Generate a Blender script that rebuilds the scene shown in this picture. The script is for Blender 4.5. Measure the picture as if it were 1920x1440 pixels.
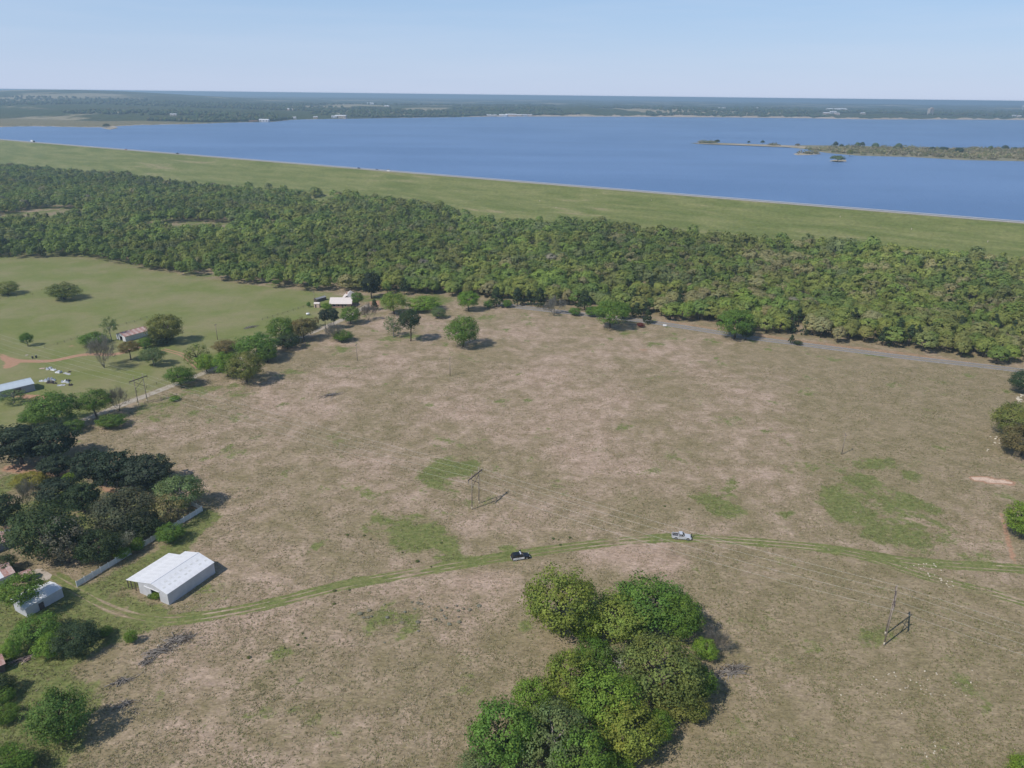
import bpy, math, random
import numpy as np
from mathutils import Vector, Matrix
random.seed(7); RNG = np.random.default_rng(7)
for o in list(bpy.data.objects): bpy.data.objects.remove(o)
scn = bpy.context.scene
COL = scn.collection

# ------------------------------------------------------------------ camera, sky, sun, exposure
FPX = 1356.0; CAMH = 120.0
ROLL = math.atan(0.0117)
PITCH = math.atan((720 - 178.0) * math.cos(ROLL) / FPX)
cam = bpy.data.cameras.new('camera'); camo = bpy.data.objects.new('camera', cam); COL.objects.link(camo)
cam.sensor_width = 36; cam.lens = FPX / 1920 * 36; cam.clip_start = 1; cam.clip_end = 90000
camo.matrix_world = Matrix.Translation((0, 0, CAMH)) @ Matrix.Rotation(math.pi / 2 - PITCH, 4, 'X') @ Matrix.Rotation(ROLL, 4, 'Z')
scn.camera = camo

SUN_EL = math.radians(48); SHAD = math.radians(36)      # shadows fall along (cos, sin) of SHAD
w = bpy.data.worlds.new('World'); scn.world = w; w.use_nodes = True
nt = w.node_tree; nt.nodes.clear()
sky = nt.nodes.new('ShaderNodeTexSky'); sky.sky_type = 'NISHITA'; sky.sun_disc = False
sky.sun_elevation = SUN_EL
sdir = Vector((-math.cos(SHAD) * math.cos(SUN_EL), -math.sin(SHAD) * math.cos(SUN_EL), math.sin(SUN_EL)))
sky.sun_rotation = math.atan2(sdir.x, sdir.y)
sky.altitude = 200; sky.air_density = 1.0; sky.dust_density = 0.15; sky.ozone_density = 4.0
bg = nt.nodes.new('ShaderNodeBackground'); bg.inputs[1].default_value = 0.085
wo = nt.nodes.new('ShaderNodeOutputWorld')
# hazy air brightens the sky towards the horizon, the same all round
tcw = nt.nodes.new('ShaderNodeTexCoord'); sxy = nt.nodes.new('ShaderNodeSeparateXYZ'); nt.links.new(tcw.outputs['Generated'], sxy.inputs[0])
zc_ = nt.nodes.new('ShaderNodeMath'); zc_.operation = 'MAXIMUM'; zc_.inputs[1].default_value = 0; nt.links.new(sxy.outputs[2], zc_.inputs[0])
mul = nt.nodes.new('ShaderNodeMath'); mul.operation = 'MULTIPLY'; mul.inputs[1].default_value = -3.6; nt.links.new(zc_.outputs[0], mul.inputs[0])
ex = nt.nodes.new('ShaderNodeMath'); ex.operation = 'EXPONENT'; nt.links.new(mul.outputs[0], ex.inputs[0])
fm = nt.nodes.new('ShaderNodeMath'); fm.operation = 'MULTIPLY'; fm.inputs[1].default_value = .93; nt.links.new(ex.outputs[0], fm.inputs[0])
ul = nt.nodes.new('ShaderNodeMapRange'); ul.inputs[2].default_value = .14; nt.links.new(zc_.outputs[0], ul.inputs[0])
SKS = 0.085
# a breath of thin high cloud
cmp_ = nt.nodes.new('ShaderNodeMapping'); cmp_.inputs['Scale'].default_value = (2.2, 2.2, 26); nt.links.new(tcw.outputs['Generated'], cmp_.inputs[0])
cn = nt.nodes.new('ShaderNodeTexNoise'); cn.inputs['Scale'].default_value = 1.6; cn.inputs['Detail'].default_value = 5; cn.inputs['Roughness'].default_value = .6; nt.links.new(cmp_.outputs[0], cn.inputs['Vector'])
cl_ = nt.nodes.new('ShaderNodeMapRange'); cl_.inputs[1].default_value = .42; cl_.inputs[2].default_value = .75; cl_.inputs[4].default_value = .16; nt.links.new(cn.outputs['Fac'], cl_.inputs[0])
hc = nt.nodes.new('ShaderNodeMix'); hc.data_type = 'RGBA'; nt.links.new(ul.outputs[0], hc.inputs[0])
hc.inputs[6].default_value = (.49/SKS, .58/SKS, .77/SKS, 1); hc.inputs[7].default_value = (.37/SKS, .57/SKS, .88/SKS, 1)
sm = nt.nodes.new('ShaderNodeMix'); sm.data_type = 'RGBA'; nt.links.new(fm.outputs[0], sm.inputs[0]); nt.links.new(sky.outputs[0], sm.inputs[6]); nt.links.new(hc.outputs[2], sm.inputs[7])
cm = nt.nodes.new('ShaderNodeMix'); cm.data_type = 'RGBA'; nt.links.new(cl_.outputs[0], cm.inputs[0]); nt.links.new(sm.outputs[2], cm.inputs[6]); cm.inputs[7].default_value = (.60/SKS, .66/SKS, .80/SKS, 1)
nt.links.new(cm.outputs[2], bg.inputs[0]); nt.links.new(bg.outputs[0], wo.inputs[0])
sl = bpy.data.lights.new('sun', 'SUN'); sl.energy = 3.6; sl.angle = math.radians(0.53); sl.color = (1.0, 0.95, 0.87)
so = bpy.data.objects.new('sun', sl); COL.objects.link(so)
so.rotation_euler = (-sdir).to_track_quat('-Z', 'Y').to_euler(); so.location = (0, 0, 300)
vs = scn.view_settings; vs.view_transform = 'Standard'; vs.look = 'None'; vs.gamma = 1; vs.exposure = 0.12; vs.use_curve_mapping = False
scn.render.engine = 'CYCLES'
scn.cycles.max_bounces = 6; scn.cycles.volume_bounces = 0; scn.cycles.transparent_max_bounces = 8

# ------------------------------------------------------------------ photograph pixel -> place
cp, sp_, cr, sr = math.cos(PITCH), math.sin(PITCH), math.cos(ROLL), math.sin(ROLL)
def pix(px, py, z=0.0):
    u = (px - 960) / FPX; v = (720 - py) / FPX
    a = u * cr - v * sr; b = u * sr + v * cr
    d = np.array([a, cp + b * sp_, -sp_ + b * cp]); t = (z - CAMH) / d[2]
    return np.array([d[0] * t, d[1] * t, z])
def proj(x, y, z):
    z = z - CAMH; zc = y * cp - z * sp_; zc = np.where(zc < 1, 1, zc)
    a = x / zc; b = (y * sp_ + z * cp) / zc
    return 960 + FPX * (a * cr + b * sr), 720 - FPX * (-a * sr + b * cr)
def pxm(P): return FPX / (P[1] * cp - (P[2] - CAMH) * sp_)      # pixels per metre there

# ------------------------------------------------------------------ small mesh kit
class MB:
    def __init__(s): s.v = []; s.f = []; s.mi = []
    def add(s, vs, fs, m=0):
        n = len(s.v); s.v += [tuple(float(c) for c in q) for q in vs]
        s.f += [tuple(i + n for i in f) for f in fs]; s.mi += [m] * len(fs); return s
    def box(s, x0, x1, y0, y1, z0, z1, m=0):
        return s.add([(x0,y0,z0),(x1,y0,z0),(x1,y1,z0),(x0,y1,z0),(x0,y0,z1),(x1,y0,z1),(x1,y1,z1),(x0,y1,z1)],
              [(0,3,2,1),(4,5,6,7),(0,1,5,4),(1,2,6,5),(2,3,7,6),(3,0,4,7)], m)
    def tube(s, pts, rad, n=7, m=0, cap=True):
        pts = [Vector(p) for p in pts]; rad = rad if hasattr(rad, '__len__') else [rad] * len(pts)
        vs = []; 
        for i, p in enumerate(pts):
            d = (pts[min(i+1, len(pts)-1)] - pts[max(i-1, 0)]).normalized()
            a = d.orthogonal().normalized() if abs(d.z) < .99 else Vector((1,0,0)); b = d.cross(a)
            if i: # keep frame steady
                a = (pa - d * pa.dot(d)).normalized(); b = d.cross(a)
            pa = a
            for k in range(n):
                t = 2*math.pi*k/n; vs.append(p + (a*math.cos(t) + b*math.sin(t)) * rad[i])
        fs = [(i*n+k, i*n+(k+1)%n, (i+1)*n+(k+1)%n, (i+1)*n+k) for i in range(len(pts)-1) for k in range(n)]
        if cap: fs += [tuple(range(n))[::-1], tuple(range((len(pts)-1)*n, len(pts)*n))]
        return s.add(vs, fs, m)
    def prism(s, prof, y0, y1, m=0):       # profile in xz, extruded along y
        n = len(prof)
        vs = [(x, y0, z) for x, z in prof] + [(x, y1, z) for x, z in prof]
        fs = [tuple(range(n)), tuple(range(n, 2*n))[::-1]] + [(i, i+n, (i+1)%n+n, (i+1)%n) for i in range(n)]
        return s.add(vs, fs, m)
    def mesh(s, name, mats, smooth=False):
        me = bpy.data.meshes.new(name); me.from_pydata(s.v, [], s.f); 
        for m in (mats if isinstance(mats, (list, tuple)) else [mats]): me.materials.append(m)
        if any(s.mi): me.polygons.foreach_set('material_index', s.mi)
        if smooth: me.polygons.foreach_set('use_smooth', [True]*len(s.f))
        me.update(); return me
    def build(s, name, mats, parent=None, smooth=False, bevel=0):
        o = bpy.data.objects.new(name, s.mesh(name, mats, smooth)); COL.objects.link(o); o.parent = parent
        if bevel:
            b = o.modifiers.new('bevel', 'BEVEL'); b.width = bevel; b.segments = 2; b.limit_method = 'ANGLE'
        return o
def npmesh(name, V, Fc, mat, attrs=None):
    """V (n,3), Fc (m,k) all same k; attrs {name:(n,4)} as float colours on points"""
    me = bpy.data.meshes.new(name); V = np.asarray(V, np.float32); Fc = np.asarray(Fc, np.int32); k = Fc.shape[1]
    me.vertices.add(len(V)); me.vertices.foreach_set('co', V.ravel())
    me.loops.add(Fc.size); me.loops.foreach_set('vertex_index', Fc.ravel())
    me.polygons.add(len(Fc)); me.polygons.foreach_set('loop_start', np.arange(0, Fc.size, k, dtype=np.int32))
    me.polygons.foreach_set('loop_total', np.full(len(Fc), k, np.int32))
    me.update(calc_edges=True)
    for a, d in (attrs or {}).items():
        at = me.attributes.new(a, 'FLOAT_COLOR', 'POINT'); at.data.foreach_set('color', np.asarray(d, np.float32).ravel())
    if mat: me.materials.append(mat)
    return me
def link(name, me, parent=None):
    o = bpy.data.objects.new(name, me); COL.objects.link(o); o.parent = parent; return o
def tag(o, label, cat, group=None):
    o['label'] = label; o['category'] = cat
    if group: o['group'] = group
    return o
def empty(name, loc, rz=0):
    o = bpy.data.objects.new(name, None); COL.objects.link(o); o.location = loc; o.rotation_euler = (0, 0, rz); o.empty_display_size = .5; return o
def struct(o, kind='structure'): o['kind'] = kind; return o

# ------------------------------------------------------------------ materials
def newmat(name):
    m = bpy.data.materials.new(name); m.use_nodes = True; t = m.node_tree; t.nodes.clear()
    out = t.nodes.new('ShaderNodeOutputMaterial'); b = t.nodes.new('ShaderNodeBsdfPrincipled'); t.links.new(b.outputs[0], out.inputs[0])
    return m, t, b, out
def N(t, typ, **kw):
    n = t.nodes.new('ShaderNode' + typ)
    for k, v in kw.items():
        if k.startswith('i_'): n.inputs[k[2:].replace('_', ' ')].default_value = v
        else: setattr(n, k, v)
    return n
def mixc(t, fac, a, b, mode='MIX'):
    n = t.nodes.new('ShaderNodeMix'); n.data_type = 'RGBA'; n.blend_type = mode
    for s, v in ((0, fac), (6, a), (7, b)):
        if hasattr(v, 'is_linked'): t.links.new(v, n.inputs[s])
        elif v is not None: n.inputs[s].default_value = v if s == 0 else (tuple(v) + (1,))[:4]
    return n.outputs[2]
def math_(t, op, a, b=None, c=None, clamp=False):
    n = t.nodes.new('ShaderNodeMath'); n.operation = op; n.use_clamp = clamp
    for i, v in enumerate((a, b, c)):
        if v is None: continue
        if hasattr(v, 'is_linked'): t.links.new(v, n.inputs[i])
        else: n.inputs[i].default_value = v
    return n.outputs[0]
def ramp(t, x, a, b):      # smooth 0..1 between a and b
    n = t.nodes.new('ShaderNodeMapRange'); n.interpolation_type = 'SMOOTHSTEP'; t.links.new(x, n.inputs[0])
    n.inputs[1].default_value = a; n.inputs[2].default_value = b; return n.outputs[0]
def noise(t, vec, scale, detail=3, rough=.55, dist=0):
    n = t.nodes.new('ShaderNodeTexNoise'); n.inputs['Scale'].default_value = scale; n.inputs['Detail'].default_value = detail
    n.inputs['Roughness'].default_value = rough; n.inputs['Distortion'].default_value = dist
    if vec is not None: t.links.new(vec, n.inputs['Vector'])
    return n.outputs['Fac']
def plain(name, col, rough=.6, metal=0, var=.15, scale=1.5, bump=0, col2=None, spec=.4):
    m, t, b, _ = newmat(name); tc = N(t, 'TexCoord').outputs['Object']
    n1 = noise(t, tc, scale, 4, .6); f = ramp(t, n1, .3, .7)
    c2 = col2 or tuple(c * (1 - var) for c in col)
    t.links.new(mixc(t, f, col, c2), b.inputs['Base Color'])
    b.inputs['Roughness'].default_value = rough; b.inputs['Metallic'].default_value = metal; b.inputs['Specular IOR Level'].default_value = spec
    if bump:
        bp = N(t, 'Bump', i_Strength=bump, i_Distance=.05); t.links.new(noise(t, tc, scale * 8, 3), bp.inputs['Height']); t.links.new(bp.outputs[0], b.inputs['Normal'])
    return m

def leaf_material():
    m, t, b, out = newmat('foliage')
    at = N(t, 'Attribute', attribute_name='col'); oi = N(t, 'ObjectInfo')
    c = mixc(t, 1.0, at.outputs['Color'], oi.outputs['Color'], 'MULTIPLY')
    t.links.new(c, b.inputs['Base Color']); b.inputs['Roughness'].default_value = .6; b.inputs['Specular IOR Level'].default_value = .15
    tr = N(t, 'BsdfTranslucent'); t.links.new(mixc(t, 1, c, (1.1, 1.25, .55), 'MULTIPLY'), tr.inputs[0])
    ms = N(t, 'MixShader'); ms.inputs[0].default_value = .28
    t.links.new(b.outputs[0], ms.inputs[1]); t.links.new(tr.outputs[0], ms.inputs[2]); t.links.new(ms.outputs[0], out.inputs[0])
    return m
LEAF = leaf_material()
BARK = plain('bark', (.11, .085, .065), .9, var=.4, scale=3)
PALEBARK = plain('bare_branch', (.36, .32, .28), .9, var=.35, scale=3)

def meadow_material():
    """grass ground; 'paint' = green, dry straw, bare soil, mown pasture"""
    m, t, b, out = newmat('meadow'); geo = N(t, 'NewGeometry').outputs['Position']
    at = N(t, 'Attribute', attribute_name='paint'); sep = N(t, 'SeparateColor'); t.links.new(at.outputs['Color'], sep.inputs[0])
    G, D, S, P = sep.outputs[0], sep.outputs[1], sep.outputs[2], at.outputs['Alpha']
    n60 = noise(t, geo, 1/40, 5, .6); n8 = noise(t, geo, 1/7, 6, .68, .15); n2 = noise(t, geo, 1/1.5, 4, .68, .2); n05 = noise(t, geo, 1.7, 3, .7)
    # streaky clumps, combed roughly along one direction
    mp = N(t, 'Mapping'); mp.inputs['Rotation'].default_value = (0, 0, math.radians(-28)); mp.inputs['Scale'].default_value = (.55, 1.5, 1); t.links.new(geo, mp.inputs[0])
    st = noise(t, mp.outputs[0], .9, 4, .68, 1.2)
    dry = mixc(t, ramp(t, n8, .35, .68), (.380, .275, .203), (.495, .370, .290))
    olive = mixc(t, ramp(t, n8, .3, .7), (.232, .192, .104), (.338, .265, .172))
    dsum = math_(t, 'ADD', D, math_(t, 'ADD', math_(t, 'MULTIPLY', math_(t, 'SUBTRACT', n60, .5), 2.0), math_(t, 'ADD', math_(t, 'MULTIPLY', math_(t, 'SUBTRACT', n8, .5), 1.0), math_(t, 'MULTIPLY', math_(t, 'SUBTRACT', n2, .5), .7))))
    c = mixc(t, ramp(t, dsum, .12, .92), olive, dry)
    # grass green sprouting in hollows
    n16 = noise(t, geo, 1/18, 6, .7, .3)
    gsum = math_(t, 'ADD', G, math_(t, 'ADD', math_(t, 'MULTIPLY', math_(t, 'SUBTRACT', n16, .5), 3.0), math_(t, 'ADD', math_(t, 'MULTIPLY', math_(t, 'SUBTRACT', n8, .5), 1.1), math_(t, 'MULTIPLY', math_(t, 'SUBTRACT', n2, .5), .8))))
    grn = mixc(t, ramp(t, n2, .3, .7), (.128, .162, .048), (.225, .225, .088))
    c = mixc(t, ramp(t, gsum, .30, .58), c, grn)
    past = mixc(t, ramp(t, noise(t, geo, 1/30, 5, .62, .3), .35, .68), (.175, .205, .060), (.260, .240, .120))
    past = mixc(t, ramp(t, n8, .45, .75), past, (.210, .225, .080))
    c = mixc(t, P, c, past)
    soil = mixc(t, ramp(t, S, 1.1, 1.3), mixc(t, n2, (.36, .19, .115), (.48, .31, .21)), mixc(t, n2, (.56, .40, .30), (.70, .53, .41)))
    ssum = math_(t, 'ADD', S, math_(t, 'MULTIPLY', math_(t, 'SUBTRACT', n2, .5), .8))
    c = mixc(t, ramp(t, ssum, .35, .65), c, soil)
    # clump contrast
    cl = math_(t, 'ADD', math_(t, 'MULTIPLY', st, .75), math_(t, 'MULTIPLY', n05, .35))
    k = math_(t, 'MULTIPLY', math_(t, 'SUBTRACT', 1.0, math_(t, 'MULTIPLY', P, .6)), .62)
    v = N(t, 'MapRange', clamp=True); t.links.new(cl, v.inputs[0]); v.inputs[1].default_value = .36; v.inputs[2].default_value = .72; v.inputs[3].default_value = .30; v.inputs[4].default_value = 1.5
    c = mixc(t, k, c, mixc(t, 1.0, c, v.outputs[0], 'MULTIPLY'))
    t.links.new(c, b.inputs['Base Color']); b.inputs['Roughness'].default_value = .95; b.inputs['Specular IOR Level'].default_value = .08
    bp = N(t, 'Bump', i_Strength=.55, i_Distance=.35); t.links.new(cl, bp.inputs['Height']); t.links.new(bp.outputs[0], b.inputs['Normal'])
    return m
MEADOW = meadow_material()
ASPHALT = plain('asphalt', (.27, .245, .225), .9, var=.2, scale=.4)
GRAVEL = plain('gravel', (.46, .41, .34), .95, scale=.5, col2=(.34, .28, .21))
WHITE_LINE = plain('road_paint_white', (.7, .7, .68), .7, scale=.6, var=.3)
YELLOW_LINE = plain('road_paint_yellow', (.6, .42, .08), .7, scale=.6, var=.3)
CONCRETE = plain('concrete', (.5, .43, .36), .9, scale=.5, col2=(.4, .33, .27))
ROCK = plain('pale_rock', (.62, .56, .46), .9, scale=2, col2=(.45, .38, .28))
RIPRAP = plain('riprap', (.42, .40, .37), .9, scale=.3, col2=(.3, .29, .27), bump=.5)
WOODP = plain('weathered_pole_wood', (.34, .28, .225), .9, var=.35, scale=2)
DARKWOOD = plain('dark_timber', (.12, .095, .085), .9, var=.35, scale=2)
INSUL = plain('insulator_glaze', (.22, .2, .2), .3, scale=3)
WIRE = plain('aluminium_wire', (.62, .6, .56), .5, metal=.3, var=.1)
ROOFW = plain('white_roof_metal', (.80, .80, .82), .5, scale=.35, var=.14, spec=.3)
WALLW = plain('white_wall_metal', (.56, .56, .59), .5, scale=.5, var=.14, spec=.3)
ROOFBLUE = plain('pale_blue_roof_metal', (.55, .62, .68), .4, scale=.3, var=.15)
RUST = plain('rusty_roof_metal', (.36, .16, .13), .7, scale=1.2, col2=(.5, .34, .30))
RUSTPALE = plain('pale_rust_metal', (.62, .50, .46), .7, scale=1.2, col2=(.45, .28, .24))
ROOFPINK = plain('pinkish_white_roof', (.74, .66, .61), .6, scale=.4, var=.08)
BRICKW = plain('brick_wall', (.42, .25, .19), .9, scale=2, var=.25)
SHEDPINK = plain('pale_pink_siding', (.62, .47, .38), .8, scale=1, var=.1)
DARK = plain('dark_interior', (.02, .02, .022), .9)
GLASS = plain('dark_glass', (.015, .018, .025), .08, spec=.8, var=.2)
TYRE = plain('tyre_rubber', (.02, .02, .02), .85)
RIM = plain('alloy_rim', (.5, .5, .5), .35, metal=.6)
SILVER = plain('silver_car_paint', (.60, .61, .65), .3, metal=.1, var=.05, spec=.6)
BLACKP = plain('black_car_paint', (.012, .013, .018), .22, var=.1, spec=.6)
WHITEP = plain('white_car_paint', (.82, .82, .84), .3, var=.03, spec=.5)
REDP = plain('red_car_paint', (.35, .05, .04), .3, var=.05)
LAMP = plain('lamp_lens', (.7, .7, .72), .15, var=.05)
TAIL = plain('tail_lens', (.35, .02, .02), .2, var=.05)
TRIM = plain('grey_trim', (.30, .31, .34), .5, var=.1)
MARKGREY = plain('door_lettering_grey', (.36, .36, .40), .5, var=.1)

def water_material():
    m, t, b, _ = newmat('lake_water'); geo = N(t, 'NewGeometry').outputs['Position']
    big = noise(t, geo, 1/420, 4, .6, .5)
    mp = N(t, 'Mapping'); mp.inputs['Scale'].default_value = (.25, 1.6, 1); t.links.new(geo, mp.inputs[0])
    streak = noise(t, mp.outputs[0], 1/260, 4, .6)
    c = mixc(t, ramp(t, math_(t, 'ADD', math_(t, 'MULTIPLY', big, .5), math_(t, 'MULTIPLY', streak, .5)), .38, .62), (.098, .188, .375), (.140, .245, .455))
    t.links.new(c, b.inputs['Base Color']); b.inputs['Roughness'].default_value = .32; b.inputs['IOR'].default_value = 1.33
    h = math_(t, 'ADD', noise(t, geo, .09, 5, .7), math_(t, 'MULTIPLY', noise(t, geo, .5, 3, .6), .5))
    bp = N(t, 'Bump', i_Strength=.8, i_Distance=3.0); t.links.new(h, bp.inputs['Height']); t.links.new(bp.outputs[0], b.inputs['Normal'])
    return m
def dam_material():
    m, t, b, _ = newmat('dam_grass'); tc = N(t, 'TexCoord').outputs['Object']
    mp = N(t, 'Mapping'); mp.inputs['Scale'].default_value = (.22, 1.3, 1.3); t.links.new(tc, mp.inputs[0])
    s = noise(t, mp.outputs[0], 1/14, 5, .65, .4); big = noise(t, tc, 1/120, 3); f = noise(t, tc, .35, 3, .7)
    c = mixc(t, ramp(t, s, .35, .65), (.155, .188, .055), (.240, .250, .095))
    c = mixc(t, math_(t, 'MULTIPLY', ramp(t, math_(t, 'ADD', s, math_(t, 'MULTIPLY', big, .5)), .82, .98), .75), c, (.34, .285, .17))
    c = mixc(t, .35, c, mixc(t, 1, c, ramp(t, f, .2, .8), 'MULTIPLY'))
    t.links.new(c, b.inputs['Base Color']); b.inputs['Roughness'].default_value = .95; b.inputs['Specular IOR Level'].default_value = .1
    bp = N(t, 'Bump', i_Strength=.5, i_Distance=.8); t.links.new(f, bp.inputs['Height']); t.links.new(bp.outputs[0], b.inputs['Normal'])
    return m
def farland_material():
    m, t, b, _ = newmat('far_wooded_land'); geo = N(t, 'NewGeometry').outputs['Position']
    at = N(t, 'Attribute', attribute_name='paint'); sep = N(t, 'SeparateColor'); t.links.new(at.outputs['Color'], sep.inputs[0])
    n1 = noise(t, geo, 1/24, 4, .7); n2 = noise(t, geo, 1/420, 4, .6); mpf = N(t, 'Mapping'); mpf.inputs['Scale'].default_value = (1, .45, 1); t.links.new(geo, mpf.inputs[0]); n3 = noise(t, mpf.outputs[0], 1/650, 5, .66, .6)
    wood = mixc(t, ramp(t, n1, .35, .66), (.035, .055, .022), (.10, .125, .045))
    wood = mixc(t, ramp(t, n2, .35, .7), wood, mixc(t, .5, wood, (.10, .085, .045)))
    c = mixc(t, ramp(t, n3, .54, .60), wood, (.36, .31, .20))
    c = mixc(t, sep.outputs[1], c, mixc(t, ramp(t, n1, .3, .7), (.19, .17, .085), (.26, .22, .13)))
    c = mixc(t, ramp(t, math_(t, 'ADD', sep.outputs[0], math_(t, 'MULTIPLY', math_(t, 'SUBTRACT', n1, .5), .5)), .4, .6), c, (.50, .40, .30))
    t.links.new(c, b.inputs['Base Color']); b.inputs['Roughness'].default_value = 1; b.inputs['Specular IOR Level'].default_value = 0
    bp = N(t, 'Bump', i_Strength=.9, i_Distance=14.0); t.links.new(n1, bp.inputs['Height']); t.links.new(bp.outputs[0], b.inputs['Normal'])
    return m
WATER, DAMG, FARL = water_material(), dam_material(), farland_material()

# ------------------------------------------------------------------ ground paint (where grass is green, dry, bare)
def seg_dist(X, Y, pts):
    d = np.full(X.shape, 1e9)
    for (ax, ay), (bx, by) in zip(pts[:-1], pts[1:]):
        vx, vy = bx-ax, by-ay; L = vx*vx+vy*vy + 1e-9
        u = np.clip(((X-ax)*vx + (Y-ay)*vy) / L, 0, 1)
        d = np.minimum(d, np.hypot(X-ax-u*vx, Y-ay-u*vy))
    return d
def inside(X, Y, poly):
    r = np.zeros(X.shape, bool); n = len(poly)
    for i in range(n):
        x1, y1 = poly[i]; x2, y2 = poly[(i+1) % n]
        c = ((y1 > Y) != (y2 > Y)) & (X < (x2-x1) * (Y-y1) / (y2-y1+1e-12) + x1); r ^= c
    return r
def W2(pts, z=0): return [tuple(pix(a, b, z)[:2]) for a, b in pts]
def soft(X, Y, pxpoly, wdt):
    P = W2(pxpoly); d = seg_dist(X, Y, P + [P[0]]); s = np.where(inside(X, Y, P), d, -d)
    return 1 / (1 + np.exp(-np.clip(s / wdt * 2.5, -30, 30)))
GREEN = [  # polygon, softness (m), amount
 ([(1545,905),(1600,890),(1700,905),(1745,940),(1800,985),(1785,1022),(1690,1028),(1590,1005),(1545,950),(1510,945)], 3, .62),
 ([(1330,905),(1385,895),(1395,958),(1345,970),(1290,930)], 2.5, .55), ([(1480,862),(1530,868),(1540,890),(1500,886)], 2, .5),
 ([(1605,852),(1670,858),(1672,880),(1610,880)], 3, .5), ([(1690,880),(1735,892),(1725,908),(1695,900)], 2, .5), ([(1430,898),(1465,900),(1460,912)], 1.5, .5), ([(1450,960),(1490,955),(1480,975)], 1.5, .5),
 ([(670,985),(700,955),(790,960),(870,1010),(860,1035),(810,1035),(715,1022)], 2.5, .6), ([(775,895),(835,848),(915,858),(900,890),(835,915),(790,912)], 2.5, .6),
 ([(545,1058),(580,1020),(612,1012),(600,1030),(570,1060)], 1.5, .55), ([(655,1150),(720,1142),(745,1170),(690,1188)], 2, .5), ([(755,1150),(810,1142),(790,1185),(740,1205)], 2, .45),
 ([(520,1215),(560,1220),(500,1300),(450,1310)], 3, .38), ([(545,1330),(620,1325),(600,1360),(550,1355)], 2, .4), ([(845,1025),(880,1045),(870,1062),(800,1050)], 2, .5), ([(930,1018),(970,1022),(960,1035),(925,1032)], 1.5, .55),
 ([(1200,640),(1240,642),(1235,654),(1200,652)], 3, .6), ([(1290,642),(1325,645),(1315,655),(1290,653)], 3, .45), ([(820,640),(850,643),(838,650)], 3, .5), ([(755,622),(800,628),(790,640),(750,635)], 3, .5),
 ([(1610,1180),(1660,1170),(1690,1200),(1650,1225),(1610,1215)], 1.5, .45), ([(865,938),(920,930),(930,945),(880,960)], 1.5, .5), ([(780,905),(870,880),(890,950),(840,975),(780,940)], 3, .3),
 ([(35,1100),(145,1100),(240,1062),(300,1035),(385,955),(420,965),(300,1080),(235,1110),(320,1145),(300,1172),(225,1200),(120,1260),(30,1290),(-60,1300),(-60,1130)], 2.5, .95),
 ([(-60,1240),(110,1250),(180,1290),(175,1390),(110,1440),(-60,1480)], 3, .8), ([(140,830),(220,780),(300,740),(350,725),(520,700),(640,640),(700,640),(600,680),(420,760),(250,800)], 4, .38),
 ([(700,640),(830,575),(1200,600),(1350,625),(1900,700),(1900,720),(1300,640),(950,600)], 6, .22),
 ([(20,890),(130,880),(300,950),(250,1010),(60,1050),(-60,1040),(-60,900)], 3, .55), ([(660,560),(760,590),(840,570),(830,548),(700,545)], 5, .5)]
DRYS = [([(640,560),(1250,600),(1450,700),(1500,880),(1300,1050),(1000,1060),(780,1100),(380,1140),(330,1060),(420,960),(250,880),(250,800),(450,740),(640,680)], 12, .19),
 ([(1080,1030),(1250,1015),(1300,1060),(1250,1090),(1090,1060)], 3, .5), ([(330,1170),(900,1070),(960,1090),(950,1290),(850,1440),(200,1440),(180,1320)], 8, .30), ([(850,1080),(985,1055),(960,1100),(850,1110)], 2, .35),
 ([(1000,720),(1180,700),(1250,820),(1050,860)], 15, .2), ([(450,740),(640,680),(700,760),(520,800)], 8, .2)]
OLIVE = [([(330,1185),(800,1085),(960,1060),(1250,1025),(1560,1050),(1960,1130),(1960,1600),(-100,1600),(150,1300)], 10, .13), ([(1480,640),(1900,700),(1900,900),(1600,880),(1500,760)], 15, .32), ([(1400,1100),(1960,1120),(1960,1500),(1200,1500),(1250,1400),(1380,1260)], 8, .10), ([(850,1200),(985,1180),(960,1300),(880,1340),(700,1420),(600,1300)], 8, .12), ([(380,1270),(560,1200),(600,1330),(420,1440)], 6, .15), ([(400,770),(700,760),(800,830),(600,850),(400,830)], 10, .15), ([(1160,920),(1290,930),(1250,985),(1130,1000)], 4, .3)]
SOILS = [([(1815,893),(1840,893),(1905,903),(1900,910),(1850,905),(1820,899)], .5, 1.6), ([(1872,955),(1880,958),(1904,1040),(1906,1058),(1896,1055),(1884,1010)], .9, .85),
 ([(0,662),(20,670),(45,676),(30,685),(15,692),(5,690),(10,680),(0,672)], .8, 1.), ([(100,742),(75,752),(25,745),(30,738)], 1, .8), ([(0,875),(40,868),(110,880),(150,888),(120,895),(60,893),(0,885)], 1.5, .75), ([(180,906),(215,915),(245,928),(230,932),(190,920)], 1.2, .8),
 ([(1195,653),(1218,653),(1215,659),(1198,659)], 1.2, .55), ([(1240,598),(1345,614),(1500,636),(1700,660),(1900,688),(1900,694),(1500,644),(1240,603)], 1.2, .50), ([(690,565),(715,562),(715,575),(695,578)], 1.5, .7), ([(25,1052),(50,1058),(40,1066),(22,1062)], .8, .7), ([(280,1180),(300,1175),(260,1210)], 1, .4), ([(120,648),(145,645),(140,655)], 1, .5)]
PASTURE = [([(-800,482),(0,484),(150,480),(250,500),(420,528),(600,548),(650,556),(640,600),(560,628),(470,660),(385,692),(300,727),(235,750),(160,785),(100,810),(-60,860),(-800,900)], 3, .95)]
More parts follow.
